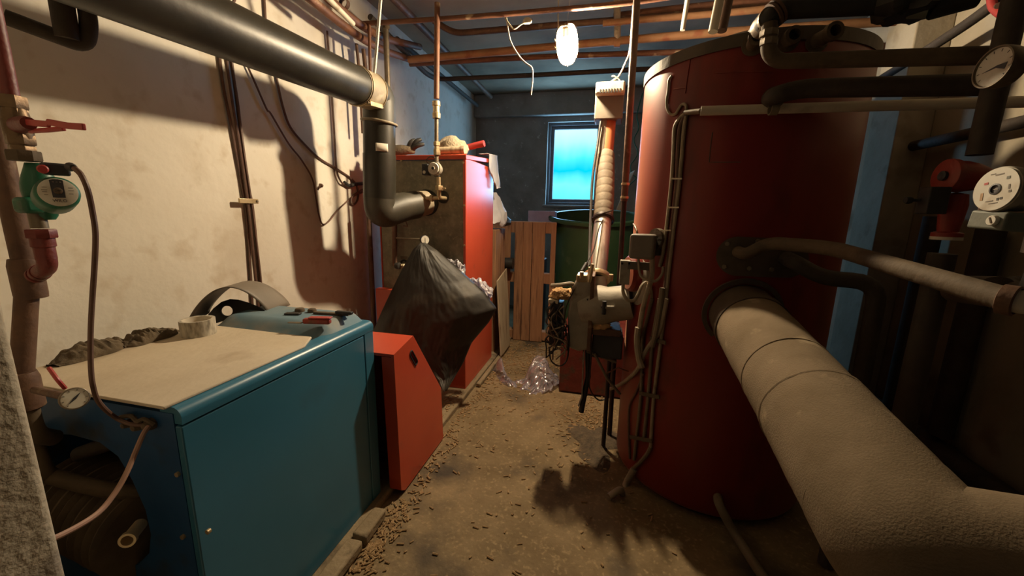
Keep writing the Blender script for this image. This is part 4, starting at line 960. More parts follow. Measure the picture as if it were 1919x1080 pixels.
# tools on the rear lid
zl = bz + .0372
def onlid(x, y, h=.0): return at(x, y, Z=zl + h)
sc_ = thing('scraper', 'scraper with wooden handle and thin steel blade on the blue lid', 'scraper', onlid(590, 604))
MB().box((-.055, -.012, 0), (.045, .012, .02), Matrix.Translation(onlid(597, 607)) @ Matrix.Rotation(math.radians(12), 4, 'Z')).build('handle', M['red_old'], sc_, bevel=.006)
MB().box((-.05, -.006, .004), (.0, .006, .007), Matrix.Translation(onlid(566, 608)) @ Matrix.Rotation(math.radians(12), 4, 'Z')).build('blade', M['steel_pipe'], sc_)
MB().box((-.03, -.013, .0205), (.05, .013, .026), Matrix.Translation(onlid(596, 607)) @ Matrix.Rotation(math.radians(14), 4, 'Z')).build('handle_scale', M['valve_red'], sc_, bevel=.002)
for k, (x, y, r, lab) in enumerate(((562, 584, .019, 'dark round metal cap lying nearest the wall on the blue lid'), (585, 585, .017, 'dark round metal cap lying between the first cap and the flat file'))):
    q = onlid(x, y); tag(MB().lathe([(0, 0), (r, 0), (r, .008), (r * .8, .014), (0, .017)], q, up, 22).build('metal_disc', M['dusty_pipe']), lab, 'disc')
tag(MB().box((-.03, -.012, 0), (.03, .012, .008), Matrix.Translation(onlid(549, 590)) @ Matrix.Rotation(.25, 4, 'Z')).build('metal_plate', M['rubber'], bevel=.003), 'small flat dark plate at the left end of the tools on the blue lid', 'plate')
tag(MB().box((-.075, -.010, 0), (.075, .010, .009), Matrix.Translation(onlid(622, 590)) @ Matrix.Rotation(.10, 4, 'Z')).build('flat_file', M['dusty_pipe'], bevel=.002), 'long flat file lying behind the scraper on the blue lid', 'file')
tag(MB().box((-.035, -.009, 0), (.035, .009, .012), Matrix.Translation(onlid(645, 589, .0092)) @ Matrix.Rotation(.05, 4, 'Z')).build('hinge_block', M['rubber'], bevel=.003), 'short dark bar lying across the far end of the flat file', 'bar')

# ------------------------------------------------------------------ cables on the left wall
WX = XL + .009
def wcable(name, label, pts, r, material, off=0.0, cat='cable', group=None):
    return tag(MB().tube(spline([at(x, y, X=WX + off) for x, y in pts]), r, 7).build(name, M[material]), label, cat, group)
G = 'wall cables in the clipped bundle'
bl = 'dark brown cable in the bundle clipped to the left wall'
for k, pts in enumerate(([(392, -2), (402, 40), (409, 90), (418, 160), (432, 230), (445, 300), (456, 360), (462, 400), (466, 460), (470, 520), (472, 556), (474, 590)],
                         [(412, -2), (420, 60), (427, 130), (437, 200), (447, 260), (456, 320), (463, 370), (470, 430), (476, 490), (481, 540), (485, 590)],
                         [(421, -2), (423, 50), (430, 100), (438, 150), (447, 220), (454, 290), (465, 350), (472, 380), (478, 430), (484, 500), (489, 560), (490, 590)],
                         [(440, -2), (432, 20), (430, 60), (436, 130), (445, 190), (451, 240), (459, 300), (468, 360), (474, 400), (481, 460), (488, 520), (493, 590)])):
    wcable('wall_cable', bl, pts, .0065, 'cable_brown', off=.013 * (k % 2), group=G)
cl_ = thing('cable_clip', 'pale metal clip holding the cable bundle on the left wall', 'clip', at(466, 377, X=XL + .02))
cp_ = at(466, 377, X=XL + .032)
MB().box((-.004, -.055, -.012), (.004, .055, .012), Matrix.Translation(cp_)).build('strap', M['brass'], cl_, bevel=.002)
MB().lathe([(0, 0), (.007, 0), (.006, .004), (0, .005)], cp_ + V(.004, .045, 0), (1, 0, 0), 10).build('screw', M['steel_pipe'], cl_)
wcable('loose_cable', 'long loose brown cable sagging across the left wall to the flue pipe', [(495, -2), (500, 60), (515, 125), (519, 150), (530, 200), (545, 240), (575, 275), (600, 298), (630, 316), (658, 335), (670, 352), (671, 372), (664, 383), (657, 381), (662, 368), (690, 356)], .0065, 'cable_brown')
wcable('loose_cable', 'thin loose cable making a low loop on the left wall below the others', [(463, 122), (480, 160), (500, 205), (508, 214), (540, 268), (565, 300), (585, 335), (592, 370), (597, 400), (604, 420), (616, 415), (632, 395), (650, 378), (668, 362), (684, 352)], .005, 'cable_brown', off=.004)
wcable('loose_cable', 'straight thin cable dropping down the left wall beside the flue elbow', [(613, 58), (617, 110), (622, 180), (626, 240), (630, 310), (636, 335), (648, 346), (682, 346)], .006, 'cable_brown', off=.01)
wcable('insulation_scrap', 'ragged dark scrap hanging on the thin cable by the flue pipe', [(645, 342), (655, 348), (668, 345), (684, 344)], .012, 'rubber', off=.012, cat='scrap')
hk = thing('wall_hook', 'small dark plug left in the left wall inside the cable loop', 'plug', at(600, 350, X=XL))
MB().lathe([(0, 0), (.014, 0), (.012, .012), (.006, .02), (0, .02)], at(600, 348, X=XL), (1, 0, 0), 10).build('plug', M['brown_pipe'], hk)
MB().tube([at(600, 348, X=XL + .01), at(596, 356, X=XL + .015)], .004, 6).build('screw', M['brown_pipe'], hk)

# ------------------------------------------------------------------ pellet feed and burner on the left of the red tank
ag = thing('pellet_auger', 'leaning grey pellet feed tube with motor box on top above the burner', 'auger', at(1112, 515, Y=2.02))
A_top, A_mid, A_low, A_bot = at(1139, 233, Y=2.74), at(1134, 290, Y=2.68), at(1130, 412, Y=2.42), at(1119, 517, Y=2.15)
adir = (A_mid - A_top).normalized()
mbx = Matrix.Translation(at(1142, 200, Y=2.74)) @ Matrix.Scale(1.22, 4)
MB().box((-.069, -.07, -.075), (.069, .075, .062), mbx).build('motor_box', M['grey_box'], ag, bevel=.006)
lidm = MB().box((-.071, -.118, .034), (.071, .08, .09), mbx); lidm.build('box_lid', M['cream'], ag, bevel=.012)
vs_ = MB()
for k in range(8):
    MB().box((-.05 + k * .0135, -.1195, .036), (-.044 + k * .0135, -.1175, .054), mbx).build('vent_slot', M['black'], ag)
MB().box((-.0715, -.068, -.07), (-.0685, .07, .04), mbx).build('lit_side', M['cream'], ag)  # cream put on the left side for the bulb's light there
MB().tube([A_top + V(0, 0, .02), A_mid + adir * .03], .050, 30).build('neck_tube', M['pvc_red'], ag)
MB().tube([A_top + V(-.022, -.03, .02), A_mid + adir * .005 + V(-.022, -.03, 0)], .026, 18).build('motor_shaft_cover', M['cast_grey'], ag)
hp_ = [A_mid, A_mid + (A_low - A_mid) * .5 + V(.004, 0, 0), A_low]
hs = spline(hp_, 40)
rr_ = [.0560 + .0024 * abs(math.sin(math.pi * i / len(hs) * 9)) ** .35 for i in range(len(hs))]
MB().tube(hs, rr_, 30).build('flexible_hose', M['hose_tan'], ag)
MB().lathe([(.0595, -.012), (.065, -.008), (.065, .008), (.0595, .012)], A_low - adir * .0, (A_bot - A_low), 30, closed=True).build('hose_clamp', M['black_steel'], ag)
MB().tube([A_low - (A_bot - A_low).normalized() * .01, A_bot], .050, 30).build('steel_tube', M['silver'], ag)
MB().tube(spline([A_low + V(-.065, -.03, .005), A_low + V(-.02, -.068, .03), A_low + V(.05, -.05, .055)]), .004, 6).build('clamp_tail', M['black_steel'], ag)
# hanging rope of the auger
tag(MB().tube(spline([at(1131, 164, Y=2.66), at(1150, 150, Y=2.66), at(1160, 142, Y=2.66), at(1172, 118, Y=2.66), at(1180, 95, Y=2.66), at(1185, 40, Y=2.60), V(at(1186, 12, Y=2.58).x, 2.58, ZC - .008)]), .0055, 7).build('grey_rope', M['cobweb']), 'dusty grey rope tying the motor box to the black rod', 'rope')
tag(MB().tube(spline([at(1163, 163, Y=2.66), at(1161, 150, Y=2.65), at(1152, 143, Y=2.64), at(1146, 143, Y=2.64)]), .004, 6).build('rope_end', M['cobweb']), 'short loose rope end above the motor box lid', 'rope')
# burner
BX = V(-.03, 2.0, .80)
bn = thing('pellet_burner', 'grey pellet burner with open wiring in front of the tank side', 'burner', V(0, 2.0, .59))
MB().lathe([(0, -.09), (.085, -.09), (.10, -.08), (.105, -.02), (.105, .02), (.09, .06), (.085, .17), (0, .17)], V(-.015, 2.0, .835), (1, -.18, .25), 36).build('drum', M['cast_grey'], bn)
hs_ = [(-.122, .985), (-.075, .99), (-.05, .96), (-.045, .62), (-.10, .605), (-.155, .62), (-.165, .80), (-.15, .93)]
MB().prism([(x, 1.93, z) for x, z in hs_], (0, .15, 0)).build('housing', M['cast_grey'], bn, bevel=.012)
MB().box((-.06, 1.915, .615), (-.04, 2.095, 1.0)).build('mounting_plate', M['brown_pipe'], bn, bevel=.004)
MB().lathe([(.05, -.012), (.072, -.012), (.074, .0), (.072, .012), (.05, .012)], A_bot + V(0, 0, -.01), (A_low - A_bot), 30, closed=True).build('inlet_flange', M['brass'], bn)
MB().tube([A_bot + V(0, 0, .005), A_bot + V(.005, 0, -.08)], .052, 28).build('inlet_neck', M['cast_grey'], bn)
MB().box((-.13, 1.925, .965), (-.075, 2.03, 1.0)).build('hinge_block', M['brass'], bn, bevel=.006)
for (x, z) in ((-.105, 1.005), (-.065, 1.03), (.035, 1.0)):
    MB().tube([V(x, 1.93, z - .02), V(x, 1.925, z + .012)], .010, 12).build('eye_bolt', M['brass'], bn)
MB().tube([V(-.065, 1.915, .97), V(-.055, 1.91, 1.06)], .009, 10).build('locking_bolt', M['brass'], bn)
kn = at(1132, 577, Y=1.88)
MB().tube([kn + V(-.02, .06, 0), kn], .010, 12).build('knob_stem', M['black_steel'], bn)
MB().tube([kn + V(0, 0, -.032), kn + V(0, 0, .032)], .010, 12).build('knob_bar', M['rubber'], bn)
MB().tube([kn + V(.0, 0, .002), kn + V(.05, .004, .004)], .009, 12).build('handle_pin', M['cast_grey'], bn)
MB().box((-.04, 1.93, .70), (.10, 2.09, .735)).build('shelf_plate', M['brown_pipe'], bn, bevel=.003)
tag(blob(V(.0, 1.955, .742), .06, .03, .022, 6, .5, 7).build('ember_wadding', M['foam'], bn), 'orange crumbs on the plate')
MB().box((-.035, 1.95, .575), (.115, 2.12, .70)).build('fan_box', M['dark_grey'], bn, bevel=.006)
# circuit board and loose wires
MB().box((-.255, 1.94, .62), (-.19, 2.02, .85)).build('circuit_board', M['dark_grey'], bn, bevel=.003)
MB().box((-.265, 1.93, .845), (-.215, 2.0, .865)).build('terminal_strip', M['cream'], bn, bevel=.003)
tag(blob(V(-.20, 1.98, .885), .065, .05, .035, 3, .5, 6).build('wadding', M['foam'], bn), 'orange wadding')
MB().tube(spline([V(-.255, 1.97, .93), V(-.20, 1.93, .945), V(-.155, 1.95, .95), V(-.14, 2.0, .93)]), .011, 9).build('hose_loop', M['cable_grey'], bn)
rw_ = random.Random(11)
for k in range(16):
    x0 = -.262 + rw_.random() * .08; z0 = .86 - rw_.random() * .10
    pts = [V(x0, 1.925, z0)]
    for j in range(4): pts.append(V(-.27 + rw_.random() * .115, 1.90 + rw_.random() * .03, z0 - .05 * (j + 1) - rw_.random() * .02))
    MB().tube(spline(pts, 5), .0038, 5).build('loose_wire', M[rw_.choice(['cable_black', 'cable_brown', 'cable_black', 'cable_grey'])], bn)
MB().tube(spline([V(-.25, 1.92, .62), V(-.235, 1.91, .55), V(-.19, 1.91, .525), V(-.155, 1.92, .56), V(-.15, 1.93, .66), V(-.16, 1.93, .74)]), .004, 6).build('hanging_loop', M['cable_black'], bn)
# burner stand
bs = thing('burner_stand', 'dark metal stand with slanting legs under the pellet burner', 'stand', V(-.05, 2.0, 0))
strap([V(-.075, 1.96, .605), V(-.07, 1.955, .35), V(-.085, 1.95, .30)], .03, .006, (0, 1, 0)).build('tin_strip', M['cast_grey'], bs)
MB().tube([V(-.055, 1.975, .60), V(-.045, 1.97, .46), V(-.07, 1.96, .26)], .014, 10).build('rubber_tail', M['rubber'], bs)
MB().tube([V(.06, 2.08, .575), V(.06, 2.08, .003)], .012, 10).build('leg', M['black_steel'], bs)
MB().tube([V(-.06, 1.95, .605), V(.09, 1.97, .555)], .008, 8).build('brace', M['steel_pipe'], bs)
MB().tube([V(-.02, 1.94, .60), V(.05, 1.93, .48), V(.12, 1.93, .40)], .008, 8).build('brace', M['steel_pipe'], bs)
MB().tube([V(.16, 1.93, .525), V(.10, 1.92, .545), V(.04, 1.93, .50)], .004, 6).build('tie_wire', M['rust_pipe'], bs)
tag(MB().tube(spline([at(1101, 560, Y=1.92), at(1108, 640, Y=1.93), at(1107, 680, Y=1.93), at(1104, 720, Y=1.95), at(1110, 738, Y=2.0), at(1122, 750, Y=2.05), at(1134, 748, Y=2.08), at(1139, 735, Y=2.1)]), .004, 6).build('black_cable', M['cable_black']), 'thin black cable drooping under the burner to the foot of the rod', 'cable')
tag(MB().tube(spline([at(1126, 228, Y=2.66), at(1120, 270, Y=2.62), at(1111, 330, Y=2.52), at(1107, 400, Y=2.38), at(1105, 470, Y=2.2), at(1104, 500, Y=2.06)]), .008, 8).build('black_cable', M['cable_black']), 'thick black cable hanging from the motor box left of the feed tube', 'cable')
sw = thing('cable_switch', 'thin black cable with inline switch slanting from the feed tube to the circuit board', 'cable', at(1095, 505, Y=1.96))
MB().tube(spline([A_low + V(0, -.07, .0), at(1122, 430, Y=2.27), at(1112, 470, Y=2.15), at(1095, 502, Y=2.0), at(1075, 545, Y=1.93), at(1060, 580, Y=1.91), at(1055, 640, Y=1.91)]), .0035, 6).build('lead', M['cable_black'], sw)
MB().tube([at(1099, 494, Y=2.03), at(1090, 509, Y=1.98)], .010, 10).build('switch_body', M['rubber'], sw)
tag(MB().box((-.27, 2.72, .002), (.30, 3.30, .46)).build('low_casing', M['red_dark'], bevel=.01), 'low dark red casing on the floor behind the burner stand', 'casing')
# black rod from ceiling to floor
rd = thing('black_rod', 'slim black steel rod standing from floor to ceiling in front of the burner', 'rod', V(.092, 1.86, 0))
rb, rtp = V(.0985, 2.19, 0.0), V(.066, 2.22, ZC - .008)
rb = pz_ = at(1142, 816, Z=0.0)
MB().tube([rb, rb + (rtp - rb) * .50], .0135, 12).build('lower_bar', M['black_steel'], rd)
MB().tube([rb + (rtp - rb) * .495, rtp], .0175, 12).build('upper_bar', M['brown_pipe'], rd)
for t in (.525, .50): MB().hexnut(rb + (rtp - rb) * t, (rtp - rb), .022, .012).build('nut', M['brass'], rd)
# relay box, bracket and lamp behind
rl = thing('relay_box', 'square grey relay box with rounded corners on the left side of the red tank', 'box', at(1206, 462, Y=1.76))
rm = Matrix.Translation(at(1204, 462, Y=1.75)) @ Matrix.Rotation(math.radians(-12), 4, 'Z')
MB().box((-.050, -.035, -.052), (.052, .04, .052), rm).build('box_cover', M['grey_box'], rl, bevel=.012)
MB().box((-.045, .04, -.04), (.07, .06, .04), rm).build('back_plate', M['dusty_pipe'], rl, bevel=.006)
MB().lathe([(0, 0), (.045, 0), (.045, .03), (0, .03)], at(1238, 448, Y=1.80), (-.8, -.5, 0), 24).build('round_cap', M['dusty_pipe'], rl)
bk = thing('bracket', 'grey steel angle bracket with a cable loop below the relay box', 'bracket', at(1172, 510, Y=1.80))
bm_ = Matrix.Translation(at(1171, 510, Y=1.80))
MB().box((-.022, -.012, -.055), (.022, .03, .052), bm_).build('upright', M['cast_grey'], bk, bevel=.003)
strap([at(1176, 497, Y=1.79), at(1220, 500, Y=1.79)], .035, .012).build('arm', M['grey_box'], bk, bevel=.002)
for (x, y) in ((1166, 494), (1179, 494)): MB().lathe([(0, 0), (.005, 0), (.005, -.004), (0, -.004)], at(x, y, Y=1.788), (0, 1, 0), 8).build('screw', M['black_steel'], bk)
tag(MB().tube(spline([at(1168, 528, Y=1.80), at(1168, 548, Y=1.79), at(1176, 562, Y=1.78), at(1188, 563, Y=1.78), at(1196, 552, Y=1.78), at(1203, 536, Y=1.79), at(1212, 530, Y=1.80), at(1220, 545, Y=1.80), at(1221, 565, Y=1.80)]), .0075, 8).build('grey_cable', M['cable_grey']), 'grey cable making a loop below the steel bracket by the tank', 'cable')
tag(MB().tube(spline([at(1196, 484, Y=1.79), at(1200, 515, Y=1.76), at(1212, 524, Y=1.74), at(1228, 527, Y=1.74), at(1240, 515, Y=1.745), at(1243, 500, Y=1.75)]), .006, 8).build('grey_cable', M['cable_grey']), 'pale cable curving under the relay box to the tank cables', 'cable')

# ------------------------------------------------------------------ cables and conduits on the tank
def tcable(name, label, pts, r, material, cat='cable', off=None, group=None, n=8):
    off = r + .001 if off is None else off
    return tag(MB().tube(spline([tank_at(x, y, off) for x, y in pts], 6), r, n).build(name, M[material]), label, cat, group)
tcable('sensor_wire', 'thin pale wire curling on the tank above the white conduit', [(1259, 142), (1254, 150), (1252, 170), (1249, 190), (1251, 206), (1258, 215), (1266, 213), (1272, 204), (1278, 196), (1285, 197), (1286, 206), (1284, 220)], .0055, 'cable_grey')
tcable('tank_cable', 'pale cable running down the tank, leftmost of the upper bundle', [(1310, 210), (1286, 213), (1274, 222), (1264, 240), (1262, 280), (1259, 330), (1254, 380), (1249, 425), (1243, 470), (1236, 500)], .0075, 'cable_grey')
tcable('tank_cable', 'dark cable in the middle of the upper bundle on the tank', [(1285, 215), (1274, 240), (1270, 290), (1268, 340), (1262, 400), (1256, 450), (1250, 500), (1246, 540), (1238, 570), (1229, 620)], .008, 'cable_brown')
tcable('tank_cable', 'grey cable at the right of the upper bundle reaching far down the tank', [(1286, 208), (1281, 250), (1277, 300), (1272, 350), (1266, 400), (1260, 450), (1252, 520), (1246, 580), (1237, 650), (1225, 748), (1219, 838)], .0075, 'cable_grey')
tcable('tank_cable', 'brownish cable in the middle of the lower bundle on the tank', [(1236, 560), (1229, 600), (1222, 644), (1215, 739), (1206, 827)], .0075, 'hose_tan')
tcable('tank_cable', 'brownish cable at the left of the lower bundle on the tank', [(1222, 560), (1212, 600), (1204, 640), (1201, 739), (1192, 825), (1188, 862)], .0075, 'hose_tan')
tcable('tank_cable', 'thin dark cable bowing out left low on the tank edge', [(1206, 700), (1192, 735), (1180, 760), (1178, 800), (1180, 860)], .0055, 'cable_brown')
tcable('tank_cable', 'short cable slanting to the low corner of the tank from its right', [(1219, 838), (1212, 852), (1198, 868), (1180, 884)], .009, 'hose_tan')
tag(MB().tube(spline([tank_at(1250, 560, .02), tank_at(1236, 620, .02), tank_at(1212, 655, .022), tank_at(1196, 690, .03), at(1180, 708, Y=1.9), at(1160, 722, Y=2.0), at(1142, 730, Y=2.14)]), .0095, 9).build('grey_cable', M['cable_grey']), 'thick grey cable swinging from the tank bundle to the black rod', 'cable')
tag(MB().tube(spline([at(1222, 476, Y=1.76), tank_at(1221, 520, .03), tank_at(1209, 560, .04), tank_at(1201, 600, .045), at(1196, 640, Y=1.83), at(1197, 670, Y=1.82), tank_at(1204, 690, .02)]), .011, 9).build('grey_cable', M['cable_grey']), 'thick grey hose hanging from the relay box along the tank edge', 'cable')
tcable('sensor_sleeve', 'short grey sensor sleeve with pale tip on the tank below the bracket', [(1196, 614), (1194, 640), (1197, 670), (1203, 690)], .014, 'cable_grey', off=.05, cat='sleeve')
tcable('sensor_sleeve', 'pale capped sensor sleeve at the right of the lower cable bundle', [(1241, 540), (1237, 575), (1230, 620), (1222, 650)], .011, 'hose_tan', off=.03, cat='sleeve')
for (x0, x1, y, lab) in ((1198, 1236, 740, 'dark saddle bar across the cables at mid height low on the tank'), (1180, 1222, 822, 'dark saddle bar across the cables near the bottom of the tank'), (1218, 1248, 638, 'dark saddle bar across the cables below the sleeves')):
    p0, p1 = tank_at(x0, y - 3, .012), tank_at(x1, y + 5, .012)
    tag(strap([tank_at(x0 + (x1 - x0) * k / 6, y - 3 + 8 * k / 6, .019) for k in range(7)], .018, .006).build('cable_saddle', M['dusty_pipe'], bevel=.002), lab, 'saddle')
for (x, y, lab) in ((1268, 335, 'upper small white cable tie on the tank bundle'), (1262, 389, 'middle small white cable tie on the tank bundle'), (1247, 432, 'lowest small white cable tie on the tank bundle')):
    tag(strap([tank_at(x - 9 + 3.2 * k, y, .02) for k in range(7)], .006, .003).build('cable_tie', M['cream']), lab, 'cable tie')
# tin shield edge and the foot of the cables
tag(MB().tube(spline([tank_at(1187, 420, .004), tank_at(1190, 424, .006), tank_at(1193, 432, .006), tank_at(1195, 445, .004)]), .004, 6).build('edge_strip', M['steel_pipe']), 'bent bright edge strip on the tank shell above the relay box', 'strip')
tag(MB().tube(spline([tank_at(1188, 880, .012), at(1174, 905, Y=1.80), at(1166, 930, Y=1.74), V(.14, 1.70, .03), V(.09, 1.66, .015)]), .016, 10).build('grey_cable', M['cable_grey']), 'thick cable leaving the foot of the tank onto the floor', 'cable')

# ------------------------------------------------------------------ pipes in front of the tank
wc = thing('white_conduit', 'long white conduit running level across the front of the red tank', 'conduit', at(1600, 198, Y=1.53))
wa, wb = at(1313, 208, Y=1.60), at(1919, 190, Y=1.46)
wa = tank_at(1313, 208, .05); wb2 = V(XR - .004, wa.y - .02, wa.z - .0)
MB().tube([wa, V(XR - .004, 1.50, at(1900, 191, Y=1.48).z)], .0165, 16).build('tube', M['white_conduit'], wc)
MB().tube([tank_at(1284, 211, .02), wa], .009, 10).build('cable_end', M['hose_tan'], wc)
cpx = at(1450, 203, Y=1.575)
clip(cpx, (1, 0, 0), .018, w=.012).build('pipe_clip', M['hose_tan'], wc)
pipe('tank_pipe', 'grey steel pipe with an elbow in front of the tank top ending at the gauge', [at(1442, 44, Y=1.46), at(1440, 100, Y=1.46), at(1458, 115, Y=1.46), at(1850, 104, Y=1.32)], .0215, 'dusty_pipe', rad=.07)
for (y, r, lab) in ((62, .026, 'upper nut on the elbow pipe in front of the tank top'), (78, .025, 'lower nut on the elbow pipe in front of the tank top')):
    tag(MB().hexnut(at(1441, y, Y=1.46) - V(0, 0, .011), up, r, .018, 8).build('pipe_nut', M['steel_pipe']), lab, 'nut')
ps = thing('insulated_pipe', 'dark insulated pipe bending out of the tank and running right above the conduit', 'pipe', tank_at(1446, 186, 0))
i0 = tank_at(1446, 187, -.01); i1 = at(1450, 183, Y=1.54)
MB().tube(fillet([i0, at(1448, 180, Y=1.535), at(1500, 166, Y=1.535), at(1880, 158, Y=1.40)], .05), .028, 20).build('sleeve', M['dark_pipe'], ps)
MB().lathe([(.028, -.006), (.036, -.006), (.036, .008), (.028, .008)], i0 + tank_n(i0) * .02, tank_n(i0), 24, closed=True).build('rosette', M['duct_band'], ps)
# two pipes from the oval flange
f0 = tank_at(1383, 472, .012); f1 = tank_at(1472, 484, .012)
PA = thing('coil_pipe', 'brown pipe rising from the oval flange and running right to a bright open end', 'pipe', f0)
ea = at(1892, 563, Y=.86)
MB().tube(fillet([f0, at(1398, 478, Y=1.56), at(1440, 455, Y=1.53), at(1560, 465, Y=1.36), ea], .07, 8), .0215, 18).build('bent_pipe', M['dusty_pipe'], PA)
MB().lathe([(.022, -.012), (.027, -.010), (.027, .008), (.023, .010)], ea, (.6, -.8, -.05), 20, closed=True).build('coupling', M['brown_pipe'], PA)
MB().tube(fillet([ea, ea + V(.06, -.035, -.004), ea + V(.11, -.06, -.03)], .03), .0205, 18).build('pale_elbow', M['white_conduit'], PA)
pipe('coil_pipe', 'dark pipe from the oval flange bending straight down to the floor by the duct', [f1, at(1490, 492, Y=1.58), at(1540, 521, Y=1.56), at(1648, 530, Y=1.52), V(at(1648, 530, Y=1.52).x + .012, 1.52, .002)], .0265, 'dark_pipe', rad=.07)
pipe('drain_hose', 'dark hose curving out of the bottom of the red tank', [tank_at(1345, 930, -.005), at(1350, 950, Y=1.58), V(at(1385, 1010, Z=.03).x, at(1385, 1010, Z=.03).y, .024), V(.66, 1.30, .022), V(.80, 1.18, .022)], .018, 'hose_tan', smooth_path=True)
# black insulated pipe over the tank
bp_ = thing('insulated_pipe', 'thick black insulated pipe above the tank rim running to the black valve', 'pipe', at(1500, 20, Y=1.47))
MB().tube(fillet([V(at(1412, 70, Y=1.75).x, 1.72, 1.945), at(1436, 40, Y=1.47), at(1470, 14, Y=1.47), at(1690, 2, Y=1.42)], .08), .031, 20).build('sleeve', M['rubber'], bp_)
MB().tube([at(1428, 52, Y=1.53), at(1445, 33, Y=1.462)], .0345, 18).build('pale_joint', M['steel_pipe'], bp_)
for (x, y) in ((1450, 28), (1457, 22)): MB().lathe([(.030, -.004), (.038, -.004), (.038, .004), (.030, .004)], at(x, y, Y=1.466), (.7, 0, .55), 20, closed=True).build('band', M['brown_pipe'], bp_)
bv = thing('insulated_valve', 'lumpy black insulated valve at the top right over the tank', 'valve', at(1700, 15, Y=1.42))
blob(at(1700, 8, Y=1.42), .07, .065, .06, 5, .5, 4, 26).build('wrapped_body', M['rubber'], bv)
MB().tube([at(1710, 8, Y=1.42), at(1748, 6, Y=1.40)], .034, 18).build('grey_ring', M['pump_grey'], bv)
MB().tube([at(1745, 6, Y=1.40), at(1830, -18, Y=1.38)], .04, 18).build('sleeve', M['rubber'], bv)
pipe('tank_stub', 'thin pipes rising from the tank rim to the ceiling, pale one', [at(1336, 60, Y=1.80), V(at(1385, -6, Y=1.86).x, 1.9, ZC - .008)], .017, 'white_conduit')
pipe('tank_stub', 'brown pipe leaning beside the pale pipe above the tank rim', [at(1352, 58, Y=1.84), V(at(1402, -6, Y=1.9).x, 1.95, ZC - .008)], .019, 'brown_pipe')
pipe('tank_stub', 'narrow pale rod left of the pale pipe above the tank rim', [at(1279, 57, Y=2.60), V(at(1296, -4, Y=2.60).x, 2.60, ZC - .008)], .013, 'white_conduit')
pipe('ceiling_pipe', 'heavy rusty pipe along the ceiling above the front of the tank', [at(1150, 33, Z=2.63), at(1240, 22, Z=2.63), at(1460, 0, Z=2.63), V(XR - .004, 2.95, 2.63)], .030, 'rust_pipe', rad=.3)
pipe('ceiling_pipe', 'second rusty pipe just under the heavy one above the tank', [at(1130, 44, Z=2.55), at(1240, 34, Z=2.55), at(1440, 18, Z=2.55), V(XR - .004, 2.86, 2.55)], .020, 'orange_pipe', rad=.3)
hg = thing('pipe_hanger', 'dusty wrapped hanger holding the thick orange pipe left of the rod', 'hanger', at(1157, 78, Y=3.03))
MB().tube([at(1157, 76, Y=3.03), at(1155, 18, Y=3.03) + V(0, 0, .07)], .022, 12).build('wrapped_rod', M['cobweb'], hg)
MB().lathe([(.027, -.02), (.032, -.02), (.032, .02), (.027, .02)], at(1157, 79, Y=3.038), (1, 0, -.06), 18, closed=True).build('loop', M['orange_pipe'], hg)
ct = thing('dusty_thread', 'dusty cobweb thread dangling from the thin pipe left of the lamp', 'cobweb', at(1000, 130, Y=2.46))
MB().tube(spline([at(949, 33, Y=2.45), at(953, 60, Y=2.45), at(958, 80, Y=2.45), at(972, 104, Y=2.45), at(985, 118, Y=2.45), at(997, 128, Y=2.45), at(998, 150, Y=2.45), at(995, 178, Y=2.45)]), .0042, 6).build('strand', M['cobweb'], ct)
MB().tube(spline([at(946, 33, Y=2.45), at(958, 50, Y=2.45), at(965, 54, Y=2.45), at(975, 47, Y=2.45), at(983, 42, Y=2.45), at(994, 34, Y=2.45)]), .004, 6).build('strand', M['cobweb'], ct)
blob(at(988, 40, Y=2.445), .028, .012, .02, 3, .5, 6, 12).build('dust_clump', M['cobweb'], ct)

# ------------------------------------------------------------------ pumps, gauge and pipes on the right
def dialthing(name, label, cat, c, n, r, depth, case, hole=.3):
    t = thing(name, label, cat, c); n = Vector(n).normalized()
    MB().lathe([(0, -depth), (r * .55, -depth), (r * .8, -depth * .7), (r * .92, -depth * .4), (r * .92, -.02), (r, -.018), (r * 1.02, -.004), (r, .002), (r * .94, .004), (0, .002)], c, n, 44).build('motor', M[case], t)
    return t, n
wp_c = at(1871, 355, Y=.93); wn_ = (CAM - wp_c).normalized(); wn_ = Vector((-1, -.10, .06)).normalized()
wp, wn_ = dialthing('circulator_pump', 'circulator pump with big round white face at the right edge', 'pump', wp_c, wn_, .058, .14, 'cast_grey')
MB().lathe([(.0135, .0045), (.055, .0045), (.0555, .0075), (.0135, .0075)], wp_c, wn_, 44, closed=True).build('face_plate', M['face_white'], wp)
MB().lathe([(0, .003), (.0145, .003), (.0145, .009), (.0105, .0095), (.0095, .006), (0, .006)], wp_c, wn_, 24).build('vent_screw', M['dark_grey'], wp)
uw = (Vector((0, 0, 1)) - wn_ * wn_.z).normalized(); rw2 = uw.cross(wn_)
wm = Matrix(((rw2.x, uw.x, wn_.x, wp_c.x), (rw2.y, uw.y, wn_.y, wp_c.y), (rw2.z, uw.z, wn_.z, wp_c.z), (0, 0, 0, 1)))
MB().box((-.006, -.001, .006), (.006, .001, .0068), wm).build('screw_slot', M['cast_grey'], wp)
